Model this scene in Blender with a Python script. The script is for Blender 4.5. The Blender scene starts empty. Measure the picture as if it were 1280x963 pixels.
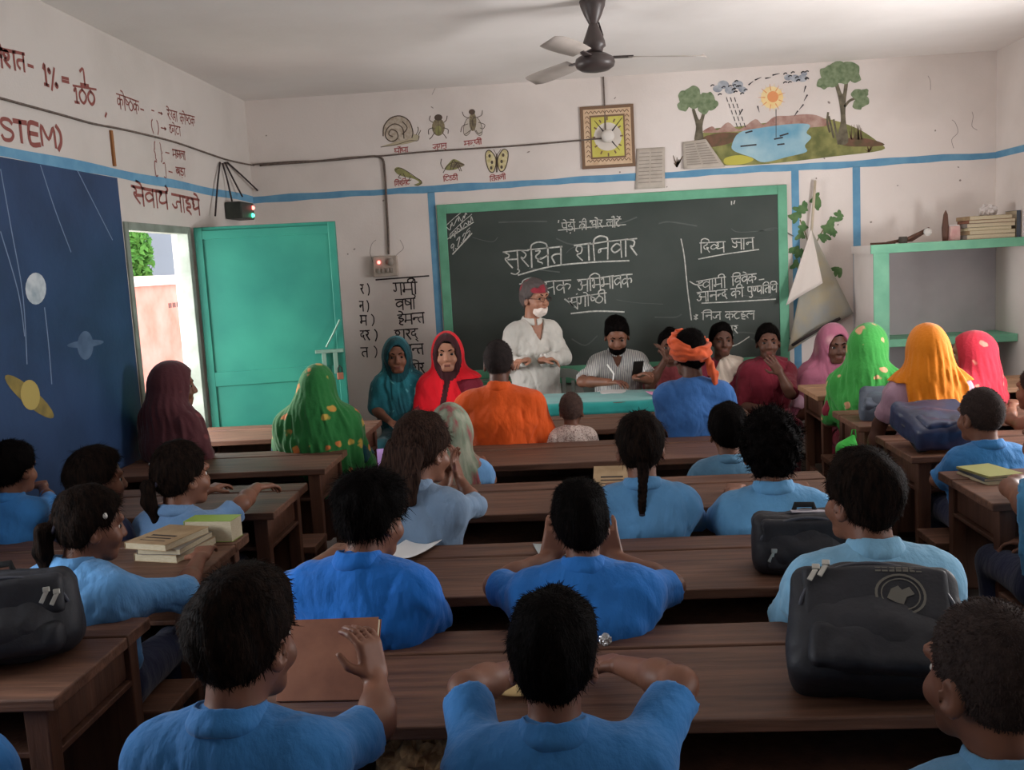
import bpy, math, random
import numpy as np
from mathutils import Vector, Matrix
random.seed(7); np.random.seed(7)
S = bpy.context.scene
COL = S.collection
# ------------------------------------------------------------------ camera, light, exposure
F, PITCH, ROLL, YAW, CAMZ = 1203.0, 0.1255, -0.0546, 0.0661, 1.75
def cam_basis():
    cy, sy, cp, sp = math.cos(YAW), math.sin(YAW), math.cos(PITCH), math.sin(PITCH)
    f = np.array([-sy*cp, cy*cp, -sp]); r = np.array([cy, sy, 0.0]); u = np.cross(r, f)
    c, s = math.cos(ROLL), math.sin(ROLL)
    return r*c+u*s, -r*s+u*c, f
CR, CU, CF = cam_basis()
cam = bpy.data.objects.new('camera', bpy.data.cameras.new('camera')); COL.objects.link(cam)
cam.data.sensor_width = 36.0; cam.data.lens = F*36.0/1280.0
cam.data.clip_start = 0.05
cam.matrix_world = Matrix([[CR[0], CU[0], -CF[0], 0], [CR[1], CU[1], -CF[1], 0], [CR[2], CU[2], -CF[2], CAMZ], [0, 0, 0, 1]])
S.camera = cam
S.view_settings.view_transform = 'Standard'; S.view_settings.look = 'None'
S.view_settings.gamma = 1.0; S.view_settings.use_curve_mapping = False
S.view_settings.exposure = 0.58
S.cycles.use_denoising = True
S.cycles.max_bounces = 8; S.cycles.diffuse_bounces = 5; S.cycles.glossy_bounces = 3
S.cycles.sample_clamp_indirect = 6.0
W = bpy.data.worlds.new('sky'); S.world = W; W.use_nodes = True
bg = W.node_tree.nodes['Background']; bg.inputs['Color'].default_value = (0.86, 0.93, 1.0, 1); bg.inputs['Strength'].default_value = 2.5
def area(name, loc, direction, sx, sy, power, col):
    l = bpy.data.lights.new(name, 'AREA'); l.shape = 'RECTANGLE'; l.size = sx; l.size_y = sy; l.energy = power; l.color = col
    o = bpy.data.objects.new(name, l); COL.objects.link(o); o.location = loc
    o.rotation_euler = Vector(direction).to_track_quat('-Z', 'Z').to_euler()
    return o
XL, XR, YF, YB, ZC = -2.615, 3.42, 8.04, -1.6, 3.2
# daylight entering the door and the window openings (name, y0, y1, z0, z1)
DOOR = (5.60, 6.60, 0.0, 2.12)
WIN_R = [(4.35, 5.75, 0.95, 2.15), (1.0, 2.2, 0.95, 2.15)]
WIN_L = [(1.55, 2.75, 0.95, 2.15)]
area('door_daylight', (XL-1.25, 5.75, 1.5), (1, 0.12, -0.12), 1.3, 2.0, 130, (1.0, 0.96, 0.94))
for (a, b, c, d), pw in zip(WIN_R, (112, 26)):
    area('window_daylight', (XR+0.30, (a+b)/2, (c+d)/2), (-1, 0.1 if pw > 50 else -0.0, 0.75), b-a, d-c, pw, (1.0, 0.965, 0.955))
for (a, b, c, d) in WIN_L:
    area('window_daylight', (XL-0.30, (a+b)/2, (c+d)/2), (1, 0.1, 0.45), b-a, d-c, 38, (0.93, 0.96, 1.0))

# ------------------------------------------------------------------ geometry helpers
def ray(px, py):
    return CF + CR*(px-640)/F - CU*(py-481.5)/F
def at_y(px, py, y):
    d = ray(px, py); return d*(y/d[1]) + np.array([0, 0, CAMZ])
def at_x(px, py, x):
    d = ray(px, py); return d*(x/d[0]) + np.array([0, 0, CAMZ])
def at_z(px, py, z):
    d = ray(px, py); return d*((z-CAMZ)/d[2]) + np.array([0, 0, CAMZ])

def srgb(r, g, b):
    f = lambda c: c/12.92 if c <= 0.04045 else ((c+0.055)/1.055)**2.4
    return (f(r/255), f(g/255), f(b/255), 1.0)
MATS = {}
def mat(name, c1, c2=None, rough=0.8, scale=8.0, stretch=(1, 1, 1), bump=0.0, bscale=None, spec=0.3, contrast=(0.35, 0.65), sheen=0.0, emit=None, metal=0.0, detail=6.0, bdist=0.01, c3=None, trans=0.0):
    if name in MATS: return MATS[name]
    m = bpy.data.materials.new(name); m.use_nodes = True; nt = m.node_tree; N = nt.nodes; L = nt.links
    p = N['Principled BSDF']; p.inputs['Roughness'].default_value = rough; p.inputs['Specular IOR Level'].default_value = spec
    p.inputs['Metallic'].default_value = metal; p.inputs['Sheen Weight'].default_value = sheen
    p.inputs['Base Color'].default_value = c1
    if c2 is not None or bump > 0:
        tc = N.new('ShaderNodeTexCoord'); mp = N.new('ShaderNodeMapping'); mp.inputs['Scale'].default_value = stretch
        L.new(tc.outputs['Object'], mp.inputs['Vector'])
    if c2 is not None:
        n = N.new('ShaderNodeTexNoise'); n.inputs['Scale'].default_value = scale; n.inputs['Detail'].default_value = detail
        r = N.new('ShaderNodeValToRGB'); r.color_ramp.elements[0].position = contrast[0]; r.color_ramp.elements[1].position = contrast[1]
        r.color_ramp.elements[0].color = c1; r.color_ramp.elements[1].color = c2
        if c3 is not None:
            e = r.color_ramp.elements.new((contrast[0]+contrast[1])/2); e.color = c3
        L.new(mp.outputs[0], n.inputs['Vector']); L.new(n.outputs[0], r.inputs[0]); L.new(r.outputs[0], p.inputs['Base Color'])
    if bump > 0:
        b = N.new('ShaderNodeBump'); b.inputs['Strength'].default_value = bump; b.inputs['Distance'].default_value = bdist
        n2 = N.new('ShaderNodeTexNoise'); n2.inputs['Scale'].default_value = bscale or scale*2; n2.inputs['Detail'].default_value = 5
        L.new(mp.outputs[0], n2.inputs['Vector']); L.new(n2.outputs[0], b.inputs['Height']); L.new(b.outputs[0], p.inputs['Normal'])
    if emit is not None:
        p.inputs['Emission Color'].default_value = emit[0]; p.inputs['Emission Strength'].default_value = emit[1]
    MATS[name] = m; return m
def pattern(name, base, spots, scale=14.0, size=(0.25, 0.33), base2=None, rough=0.85, kind='voronoi', stretch=(1, 1, 1), spots2=None, sheen=0.2):
    """printed cloth: blotches of `spots` on `base` (voronoi) or stripes (wave)"""
    if name in MATS: return MATS[name]
    m = mat(name, base, base2 or base, rough=rough, scale=5, bump=0.25, bscale=60, sheen=sheen); nt = m.node_tree; N = nt.nodes; L = nt.links
    p = N['Principled BSDF']; old = p.inputs['Base Color'].links[0].from_socket
    tc = N.new('ShaderNodeTexCoord'); mp = N.new('ShaderNodeMapping'); mp.inputs['Scale'].default_value = stretch
    L.new(tc.outputs['Object'], mp.inputs[0])
    if kind == 'voronoi':
        v = N.new('ShaderNodeTexVoronoi'); v.inputs['Scale'].default_value = scale; out = v.outputs['Distance']
    else:
        v = N.new('ShaderNodeTexWave'); v.inputs['Scale'].default_value = scale; out = v.outputs['Fac']
    nz = N.new('ShaderNodeTexNoise'); nz.inputs['Scale'].default_value = scale*0.8
    L.new(mp.outputs[0], nz.inputs['Vector'])
    ad = N.new('ShaderNodeMixRGB'); ad.blend_type = 'ADD'; ad.inputs[0].default_value = 0.13 if kind == 'voronoi' else 0.0
    L.new(mp.outputs[0], ad.inputs[1]); L.new(nz.outputs['Color'], ad.inputs[2]); L.new(ad.outputs[0], v.inputs['Vector'])
    r = N.new('ShaderNodeValToRGB'); r.color_ramp.elements[0].position = size[0]; r.color_ramp.elements[1].position = size[1]
    r.color_ramp.elements[0].color = (1, 1, 1, 1); r.color_ramp.elements[1].color = (0, 0, 0, 1)
    L.new(out, r.inputs[0]); mx = N.new('ShaderNodeMixRGB'); L.new(r.outputs[0], mx.inputs[0]); L.new(old, mx.inputs[1])
    mx.inputs[2].default_value = spots
    if spots2 is not None:
        r2 = N.new('ShaderNodeValToRGB'); r2.color_ramp.elements[0].position = 0.45; r2.color_ramp.elements[1].position = 0.55
        r2.color_ramp.elements[0].color = spots; r2.color_ramp.elements[1].color = spots2
        L.new(nz.outputs[0], r2.inputs[0]); L.new(r2.outputs[0], mx.inputs[2])
    L.new(mx.outputs[0], p.inputs['Base Color'])
    return m

def link_mesh(name, V, Fc, mats, parent=None, smooth=False, midx=None):
    me = bpy.data.meshes.new(name)
    if isinstance(Fc, np.ndarray):
        n = len(Fc); k = Fc.shape[1]
        me.vertices.add(len(V)); me.vertices.foreach_set('co', np.asarray(V, np.float32).ravel())
        me.loops.add(n*k); me.loops.foreach_set('vertex_index', Fc.astype(np.int32).ravel())
        me.polygons.add(n); me.polygons.foreach_set('loop_start', np.arange(0, n*k, k, dtype=np.int32))
        me.update(calc_edges=True)
    else:
        me.from_pydata([tuple(map(float, v)) for v in V], [], Fc)
    if not isinstance(mats, (list, tuple)): mats = [mats]
    for m in mats: me.materials.append(m)
    if midx is not None: me.polygons.foreach_set('material_index', np.asarray(midx, np.int32))
    if smooth: me.polygons.foreach_set('use_smooth', np.ones(len(me.polygons), bool))
    me.update(); me.validate()
    o = bpy.data.objects.new(name, me); COL.objects.link(o)
    if parent is not None: o.parent = parent
    return o
class MB:
    def __init__(s): s.v = []; s.f = []; s.m = []
    def add(s, V, Fc, m=0):
        b = len(s.v); s.v += [tuple(map(float, v)) for v in V]
        for f in Fc: s.f.append(tuple(b+i for i in f)); s.m.append(m)
        return s
    def box(s, c, size, rot=None, m=0, taper=1.0):
        x, y, z = [q/2 for q in size]; P = []
        for sz in (-1, 1):
            t = taper if sz < 0 else 1.0
            for sx, sy in ((-1, -1), (1, -1), (1, 1), (-1, 1)): P.append(Vector((sx*x*t, sy*y*t, sz*z)))
        if rot is not None: P = [rot @ p for p in P]
        P = [p+Vector(c) for p in P]
        return s.add(P, [(3, 2, 1, 0), (4, 5, 6, 7), (0, 1, 5, 4), (1, 2, 6, 5), (2, 3, 7, 6), (3, 0, 4, 7)], m)
    def box2(s, lo, hi, m=0):
        return s.box([(a+b)/2 for a, b in zip(lo, hi)], [b-a for a, b in zip(lo, hi)], None, m)
    def tube(s, pts, r, n=8, m=0, closed=False):
        pts = [Vector(p) for p in pts]; rr = r if isinstance(r, (list, tuple)) else [r]*len(pts); V = []; up = None
        for i, p in enumerate(pts):
            t = (pts[min(i+1, len(pts)-1)]-pts[max(i-1, 0)]).normalized()
            if up is None: up = t.orthogonal().normalized()
            up = (up - t*up.dot(t)); up = up.normalized() if up.length > 1e-6 else t.orthogonal().normalized()
            w = t.cross(up)
            for k in range(n):
                a = 2*math.pi*k/n; V.append(p+(up*math.cos(a)+w*math.sin(a))*rr[i])
        Fc = []
        for i in range(len(pts)-1):
            for k in range(n): Fc.append((i*n+k, i*n+(k+1) % n, (i+1)*n+(k+1) % n, (i+1)*n+k))
        Fc.append(tuple(reversed(range(n)))); Fc.append(tuple((len(pts)-1)*n+k for k in range(n)))
        return s.add(V, Fc, m)
    def lathe(s, c, prof, n=24, m=0, axis='z'):
        V = []; Fc = []
        for r, z in prof:
            for k in range(n):
                a = 2*math.pi*k/n; q = (r*math.cos(a), r*math.sin(a), z)
                if axis == 'y': q = (q[0], q[2], q[1])
                V.append((c[0]+q[0], c[1]+q[1], c[2]+q[2]))
        for i in range(len(prof)-1):
            for k in range(n): Fc.append((i*n+k, i*n+(k+1) % n, (i+1)*n+(k+1) % n, (i+1)*n+k))
        Fc.append(tuple(reversed(range(n)))); Fc.append(tuple((len(prof)-1)*n+k for k in range(n)))
        return s.add(V, Fc, m)
    def prism(s, poly, o, ux, uy, n, t, m=0):
        """polygon (2D, in axes ux, uy from origin o) extruded t along n"""
        o, ux, uy, n = Vector(o), Vector(ux), Vector(uy), Vector(n); k = len(poly)
        A = [o+ux*x+uy*y for x, y in poly]; V = A+[a+n*t for a in A]
        return s.add(V, [tuple(reversed(range(k))), tuple(range(k, 2*k))]+[(i, (i+1) % k, k+(i+1) % k, k+i) for i in range(k)], m)
    def build(s, name, mats, parent=None, smooth=False, bevel=0.0, seg=2):
        o = link_mesh(name, s.v, s.f, mats, parent, smooth, s.m)
        if bevel > 0:
            b = o.modifiers.new('bevel', 'BEVEL'); b.width = bevel; b.segments = seg; b.limit_method = 'ANGLE'; b.angle_limit = 0.6
        return o
def tag(o, label=None, cat=None, group=None, kind=None):
    if label: o['label'] = label
    if cat: o['category'] = cat
    if group: o['group'] = group
    if kind: o['kind'] = kind
    return o
def empty(name, loc, label, cat, rz=0.0, group=None):
    o = bpy.data.objects.new(name, None); COL.objects.link(o); o.location = loc; o.rotation_euler = (0, 0, rz); o.empty_display_size = 0.1
    return tag(o, label, cat, group)
def copy_tree(o, parent=None):
    c = o.copy(); COL.objects.link(c)
    if parent is not None: c.parent = parent
    for ch in list(o.children): copy_tree(ch, c)
    return c
def smooth_line(pts, k=5, closed=False):
    P = [np.array(p, float) for p in pts]
    if len(P) < 3: return P
    out = []; n = len(P)
    for i in range(n if closed else n-1):
        p0 = P[i-1] if (i > 0 or closed) else P[0]; p1 = P[i]; p2 = P[(i+1) % n]; p3 = P[(i+2) % n] if (closed or i+2 < n) else P[-1]
        for j in range(k):
            t = j/k; out.append(0.5*((2*p1)+(-p0+p2)*t+(2*p0-5*p1+4*p2-p3)*t*t+(-p0+3*p1-3*p2+p3)*t**3))
    if not closed: out.append(P[-1])
    return out
# ------------------------------------------------------------------ painted / chalked writing: a small stroke alphabet (10 units high)
G = {
'क': (8, '4 0 4 10|4 6 2 7 .5 5 1 3 2.5 3 4 5|4 6 5.5 7 7 6.5 7.2 5 6.5 3.2'), 'ख': (8, '7 0 7 10|1 10 2.2 8.5 2.2 6.6 1 5.6 4.6 1|7 6 5.5 7 4 5.5 4.8 3.6 7 4.5'),
'ग': (6, '5 0 5 10|1.8 10 1.8 4 .8 3 .3 4'), 'घ': (6.5, '5.5 0 5.5 10|1 9.5 .5 7.6 2 6.5 .6 5.5 .6 3.6 2.5 3 5.5 4.5'),
'छ': (8, '3 10 2.8 8 1 7.6 .8 6.6 2.4 6.2 1 5 .8 3 2.6 1.6 4 3 4.4 5.6 6 6.6 7 5 6 3.6 5 4.2'), 'ज': (7.5, '6.5 0 6.5 10|6.5 6 4 6 3 4.6 3.6 2.6 1.6 2.2 .2 4'),
'झ': (8, '7 0 7 10|.8 9.6 2.6 9 2.4 7 1 6 3.6 5 3.4 3 1.6 2 .6 3.4|3.2 5.4 7 5.4'), 'ट': (6, '3 10 3 8.5 1 7 .6 4 2.5 1.5 5 2.3'), 'ठ': (6, '3 10 3 8 .8 6 .8 3 3 1 5.2 3 5.2 6 3 8'),
'ड': (5.6, '3 10 3 8 1 7 1.3 5.6 3.5 5.6 4.8 4 4 1.6 1.5 1.5 .5 2.8'), 'ण': (6.8, '6 0 6 10|1 10 1 5.5 2.5 4 4 5.5 4 10'), 'त': (6, '5 0 5 10|5 6 2 6 .8 4.5 1.2 2.5 2.3 1'),
'थ': (6.5, '5.5 0 5.5 10|2.2 8.4 1 8.8 1.2 9.8 2.6 9.4 1.8 8 .8 6.5 .6 4 2.5 3 5.5 4.5'), 'द': (5.2, '3 10 3 8 .8 7 .8 4.5 3 4 3.6 5 2.8 5.5|3 4 4.6 .4'), 'न': (6.5, '5.5 0 5.5 10|5.5 6 1.5 6 .8 5 1.2 4.2 2.2 5 2 6'),
'प': (6, '5 0 5 10|.8 10 .8 6 2 4.5 5 5'), 'ब': (6.5, '5.5 0 5.5 10|5.5 6.5 3.5 8 1 6.5 .8 4.5 2.5 3 5.5 5|1.4 6.8 4.8 4.2'), 'भ': (7.4, '6.5 0 6.5 10|.5 8 1.5 9.6 2.2 8 2 3 1 2.2 .4 3.3 1.2 4.2 6.5 4.2'),
'म': (7, '6 0 6 10|1.2 10 1.2 3 .4 2.8 .5 4 1.2 4.2 6 4.2'), 'य': (7, '6 0 6 10|.6 9.3 1.6 9.3 1.8 7.8 .8 7 2.2 6 1 4.4 2.5 3.2 6 5'), 'र': (4.4, '.8 10 2.8 8.8 3 7 2 5.6 .8 6 4 .5'),
'ल': (8, '7 0 7 10|7 6.5 5 7.5 4 5.5 3.7 3 4 6 2.5 7.5 .6 6 1 3 2 2'), 'व': (6.5, '5.5 0 5.5 10|5.5 6.5 3.5 8 1 6.5 .8 4.5 2.5 3 5.5 5'), 'श': (8, '7 0 7 10|1.7 6 .6 7.4 1.4 9.2 3 9 3.8 7 2.8 5 .8 4.4 3.6 .6'),
'ष': (6, '5 0 5 10|.8 10 .8 6 2 4.5 5 5|1 8.6 5 5.6'), 'स': (7.4, '6.5 0 6.5 10|.8 10 2.5 8.8 2.5 7 1 6 4.2 .8|2.2 5.5 6.5 5.5'), 'ह': (5.6, '3 10 3 8.4 1.2 7.6 1.4 6.4 3.8 6.2 4.6 4.8 2.8 3.4 1.2 4.6|2.8 3.4 1.2 2.2 2 .8 4.2 .2'),
'इ': (5.6, '3 10 3 8.5 1 7.5 2 6.2 4.2 6 4.5 4 2 3.5 1 2 3 1 4.5 -.5'), 'अ': (8.4, '7.5 0 7.5 10|.6 8.4 2 9.2 3.2 8 2 6 3.6 4.5 3 2 1 1.2 .2 2.6|2.4 5.8 5 5 7.5 5.5'),
'K': (7.4, '6.5 0 6.5 10|1 9 2.6 9.2 2.4 7.5 .8 6.4 1 4.5 3 4.5 6.5 5.8|3 4.5 1.4 3 3.5 2.2 3.8 1'), 'J': (8, '7 0 7 10|.5 9 1 7 3 6.5 4 8|3.5 6.5 7 6.2|3 6.5 3.8 4 2.5 2.5 .8 3.5'),
}
GL = {'S': (6, '5.4 8.4 4 10 1.6 9.6 .8 7.6 2.4 5.8 4.6 4.6 5.4 2.6 4 .4 1.6 .2 .6 1.8'), 'T': (6.4, '.3 10 6 10|3.1 10 3.1 0'), 'E': (5.6, '5 10 .8 10 .8 0 5 0|.8 5.2 4.4 5.2'), 'M': (8, '.6 0 1 10 4 3.5 7 10 7.4 0'),
')': (3.5, '.6 11 2.4 8 2.4 3 .6 -1'), '(': (3.5, '2.6 11 .8 8 .8 3 2.6 -1'), '{': (4, '3 11 1.8 9.6 1.8 6.6 .6 5 1.8 3.6 1.8 .6 3 -1'), '}': (4, '.8 11 2 9.6 2 6.6 3.2 5 2 3.6 2 .6 .8 -1'), '[': (3.6, '3 10.5 .8 10.5 .8 -.5 3 -.5'), ']': (3.6, '.6 10.5 2.8 10.5 2.8 -.5 .6 -.5'),
'-': (5, '.8 5 4.2 5'), '1': (3.4, '.6 8 1.9 10 1.9 0|.4 0 3.2 0'), '0': (6, '3 10 .9 7 .9 3 3 0 5.1 3 5.1 7 3 10'), '%': (6.4, '5 10.5 1.6 -1.5|1.2 9 .4 8 1.2 7 2 8 1.2 9|5.4 3 4.6 2 5.4 1 6.2 2 5.4 3'), '=': (6, '.8 6.2 5.2 6.2|.8 3.6 5.2 3.6'), ',': (2.4, '1.4 1.4 .6 -2'),
'.': (2, '.8 .2 1.2 .6'), '9': (5.4, '4.6 7 3 5 1 6.4 1.4 9 3.4 9.8 4.6 8 4.6 5 3.4 0'), '7': (5.4, '.6 9.8 5 9.8 2 0'), '2': (5.4, '.8 8 2.6 9.8 4.6 8 3.6 5 .6 .2 5 .2'), '5': (5.4, '4.8 9.8 1.2 9.8 1 6 3.4 6.2 4.8 4 3.6 .6 .8 .8'), "'": (2, '1 12 .6 9.6'), '*': (5.6, '1 2 4.6 7|1 7 4.6 2|2.8 1 2.8 8'), '>': (7, '.4 5 6 5|4.4 6.6 6 5 4.4 3.4'), ' ': (5, '')}
def _pl(s):
    out = []
    for part in s.split('|'):
        if not part.strip(): continue
        q = [float(t) for t in part.split()]; out.append([(q[i], q[i+1]) for i in range(0, len(q), 2)])
    return out
HAL, NUK = '\u094d', '\u093c'
def layout(text):
    """Devanagari (or Latin) string -> (width, polylines)"""
    text = text.replace('क'+HAL+'ष', 'K').replace('ज'+HAL+'ञ', 'J'); x = 0.0; L = []; i = 0; bar = None
    def put(pls, x): L.extend([[(a+x, b) for a, b in p] for p in pls])
    while i < len(text):
        ch = text[i]
        if ch in G:
            reph = False; cl = []                                   # a cluster: consonants joined by the halant, then marks
            while True:
                nuk = i+1 < len(text) and text[i+1] == NUK
                if nuk: i += 1
                if i+2 < len(text) and text[i+1] == HAL and text[i+2] in G:
                    if text[i] == 'र' and not cl: reph = True
                    else: cl.append((text[i-1] if nuk else text[i], True, nuk))
                    i += 2
                else:
                    cl.append((text[i-1] if nuk else text[i], False, nuk)); i += 1; break
            marks = []
            while i < len(text) and text[i] in 'ािीुूेैोौंँ'+HAL: marks.append(text[i]); i += 1
            x0 = x; pre = 'ि' in marks
            if pre: put(_pl('1.2 0 1.2 10'), x); ipos = x+1.2; x += 2.6
            for c, half, nuk in cl:
                w, st = G[c]; st = _pl(st)
                if half and abs(st[0][0][0]-st[0][-1][0]) < .01 and len(st) > 1:
                    xs = st[0][0][0]; st = [[(a*.85, b) for a, b in p if a < xs+.2] for p in st[1:]]; st = [p for p in st if len(p) > 1]; w = w*.62
                elif half: w *= .9
                put(st, x)
                if nuk: put([[(2.2, -2), (2.7, -1.6)]], x)
                x += w
            stem = x-1.0
            if pre: put([[(ipos, 10), (ipos+.6, 12.6), ((ipos+stem)/2, 13.8), (stem-.4, 12.6), (stem, 10)]], 0)
            for m in marks:
                if m in 'ाोौ': put(_pl('1.2 0 1.2 10'), x); x += 2.4; stem = x-1.2
                if m == 'ी': put(_pl('1.2 0 1.2 10 .8 12.6 -1.2 13.6 -3 12.4 -3.2 10'), x); x += 2.4
                if m in 'ेो': put([[(stem, 10), (stem-1.2, 12.6), (stem-3.4, 13.4)]], 0)
                if m in 'ैौ': put([[(stem, 10), (stem-1.2, 12.6), (stem-3.4, 13.4)], [(stem, 10), (stem-.2, 12.8), (stem-1.6, 14.4)]], 0)
                if m == 'ु': put([[(stem, 0), (stem+.6, -1.6), (stem-1, -3), (stem-3.2, -2)]], 0)
                if m == 'ू': put([[(stem-3.4, -.6), (stem-2, -1.4), (stem+.2, -3.6)]], 0)
                if m in 'ंँ': put([[(stem-.3, 12.8), (stem+.3, 13.2)]], 0)
                if m == HAL: put([[(stem-.6, 0), (stem+.8, -2.2)]], 0)
            if reph: put([[(stem, 10), (stem+1.4, 12), (stem, 13.8)]], 0)
            L.append([(x0, 10), (x, 10)])
        else:
            w, st = GL.get(ch, GL[' ']); put(_pl(st), x); x += w; i += 1
    return x, L
class Wall:
    """a flat face of the room: axis 'y' (front) or 'x' (left)"""
    def __init__(s, ax, pos, off=0.0): s.ax, s.pos, s.off = ax, pos, off
    def px(s, x, y):
        if s.ax == 'y': p = at_y(x, y, s.pos); return np.array([p[0], p[2]])
        p = at_x(x, y, s.pos); return np.array([p[1], p[2]])
    def P(s, q, d=0.0):
        o = s.off+d
        return (q[0], s.pos-o, q[1]) if s.ax == 'y' else (s.pos+o, q[0], q[1])
def ribbon(mb, wall, pts, w, m=0, d=0.0, closed=False, sm=True, taper=False):
    P = smooth_line(pts, 4, closed) if sm else [np.array(p, float) for p in pts]
    P = [p for i, p in enumerate(P) if i == 0 or np.linalg.norm(p-P[i-1]) > 1e-5]
    if len(P) < 2: return
    V = []; n = len(P)
    for i, p in enumerate(P):
        t = (P[(i+1) % n]-P[i-1]) if closed else (P[min(i+1, n-1)]-P[max(i-1, 0)])
        t = t/(np.linalg.norm(t)+1e-9); nn = np.array([-t[1], t[0]]); ww = w/2*(1-0.75*i/(n-1) if taper else 1)
        e = t*(w*.3 if (i == n-1 and not closed) else (-w*.3 if i == 0 and not closed else 0))
        V += [wall.P(p+e+nn*ww, d), wall.P(p+e-nn*ww, d)]
    R = range(n if closed else n-1)
    mb.add(V, [(2*i, 2*i+1, 2*((i+1) % n)+1, 2*((i+1) % n)) for i in R], m)
def pxline(mb, wall, pts, w, m=0, d=0.0, closed=False, sm=True, taper=False):
    ribbon(mb, wall, [wall.px(*p) for p in pts], w, m, d, closed, sm, taper)
def patch(mb, wall, pts, m=0, d=0.0, sm=True):
    """filled flat shape from outline points given in wall units"""
    P = smooth_line(pts, 4, True) if sm else [np.array(p, float) for p in pts]
    a = sum(P[i-1][0]*P[i][1]-P[i][0]*P[i-1][1] for i in range(len(P)))
    if a < 0: P = P[::-1]
    mb.add([wall.P(p, d) for p in P], [tuple(range(len(P)))], m)
def pxpatch(mb, wall, pts, m=0, d=0.0, sm=True): patch(mb, wall, [wall.px(*p) for p in pts], m, d, sm)
def write(mb, wall, text, A, B, hpx, lw, m=0, d=0.0, jit=0.0, rnd=random.Random(3)):
    a, b = wall.px(*A), wall.px(*B); a2 = wall.px(A[0], A[1]+hpx); u = (b-a); h = abs(a[1]-a2[1])
    w, L = layout(text); L = [p for p in L if len(p) > 1]
    up = np.array([0, 1.0])
    for pl in L:
        pts = [a + u*(x/w) + up*(h*(y/10-1)) + np.array([rnd.uniform(-jit, jit), rnd.uniform(-jit, jit)])*h for x, y in pl]
        ribbon(mb, wall, pts, lw*rnd.uniform(.85, 1.15), m, d)

# ------------------------------------------------------------------ room shell
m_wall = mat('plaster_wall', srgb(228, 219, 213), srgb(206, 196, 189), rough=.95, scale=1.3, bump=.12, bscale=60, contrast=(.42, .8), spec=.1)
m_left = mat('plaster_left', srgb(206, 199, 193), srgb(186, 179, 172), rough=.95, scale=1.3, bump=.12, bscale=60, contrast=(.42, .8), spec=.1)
m_ceil = mat('plaster_ceiling', srgb(240, 235, 231), srgb(222, 216, 211), rough=.95, scale=.9, bump=.1, bscale=30, contrast=(.4, .8), spec=.1)
m_floor = mat('cement_floor', srgb(96, 84, 76), srgb(66, 58, 54), rough=.8, scale=2.2, bump=.2, bscale=40)
m_niche = mat('niche_grey', srgb(186, 182, 185), srgb(168, 164, 168), rough=.95, scale=2)
m_green = mat('green_paint', srgb(112, 178, 146), srgb(96, 158, 128), rough=.6, scale=6, bump=.1)
m_bluepaint = mat('blue_stripe_paint', srgb(110, 160, 190), srgb(94, 146, 180), rough=.8, scale=9, bump=.1)
m_navy = mat('dark_blue_panel', srgb(40, 66, 104), srgb(30, 54, 88), rough=.55, scale=3, bump=.1, bscale=30, spec=.4)
def struct(o): o['kind'] = 'structure'; return o
T = 0.22
def grid_wall(name, m, axis, pos, thick, u0, u1, holes, umat=None):
    """wall in the plane axis=pos, thickness away from the room, with openings (a, b, z0, z1)"""
    us = sorted({u0, u1, *[h[0] for h in holes], *[h[1] for h in holes]}); zs = sorted({0.0, ZC, *[h[2] for h in holes], *[h[3] for h in holes]})
    mb = MB()
    for i in range(len(us)-1):
        for j in range(len(zs)-1):
            c, z = (us[i]+us[i+1])/2, (zs[j]+zs[j+1])/2
            if any(h[0] < c < h[1] and h[2] < z < h[3] for h in holes): continue
            lo = [0, 0, zs[j]]; hi = [0, 0, zs[j+1]]; o = 1-axis
            lo[axis], hi[axis] = min(pos, pos+thick), max(pos, pos+thick); lo[o], hi[o] = us[i], us[i+1]
            mb.box2(lo, hi)
    return mb
mb = grid_wall('wall_front', m_wall, 1, YF, T, XL-T, XR+T, [])
wall_front = struct(mb.build('wall_front', m_wall))
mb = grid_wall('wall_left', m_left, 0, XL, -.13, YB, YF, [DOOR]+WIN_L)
wall_left = struct(mb.build('wall_left', m_left))
mb = grid_wall('wall_right', m_wall, 0, XR, T, YB, YF, WIN_R)
wall_right = struct(mb.build('wall_right', m_wall))
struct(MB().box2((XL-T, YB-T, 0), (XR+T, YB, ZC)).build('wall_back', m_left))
struct(MB().box2((XL-T, YB-T, -.15), (XR+T, YF+T+.2, 0)).build('floor', m_floor))
struct(MB().box2((XL-T, YB-T, ZC), (XR+T, YF+T, ZC+.15)).build('ceiling', m_ceil))
m_frame = mat('window_wood', srgb(70, 110, 100), rough=.6); m_iron = mat('iron', srgb(50, 48, 46), rough=.5, metal=.6)
k = 0
for side, wl in (('r', WIN_R), ('l', WIN_L)):
    for a, b, c, d in wl:
        k += 1; x = XR+.1 if side == 'r' else XL-.1
        w = struct(empty('window_%d' % k, (0, 0, 0), None, None)); f = MB()
        for lo, hi in (((x-.04, a, c), (x+.04, a+.06, d)), ((x-.04, b-.06, c), (x+.04, b, d)), ((x-.04, a+.06, c), (x+.04, b-.06, c+.06)), ((x-.04, a+.06, d-.06), (x+.04, b-.06, d))): f.box2(lo, hi)
        f.build('window_frame', m_frame, w); g = MB()
        for q in range(1, 9):
            yy = a+(b-a)*q/9; g.tube([(x, yy, c+.05), (x, yy, d-.05)], .007, 6)
        g.build('window_grille', m_iron, w)
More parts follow.
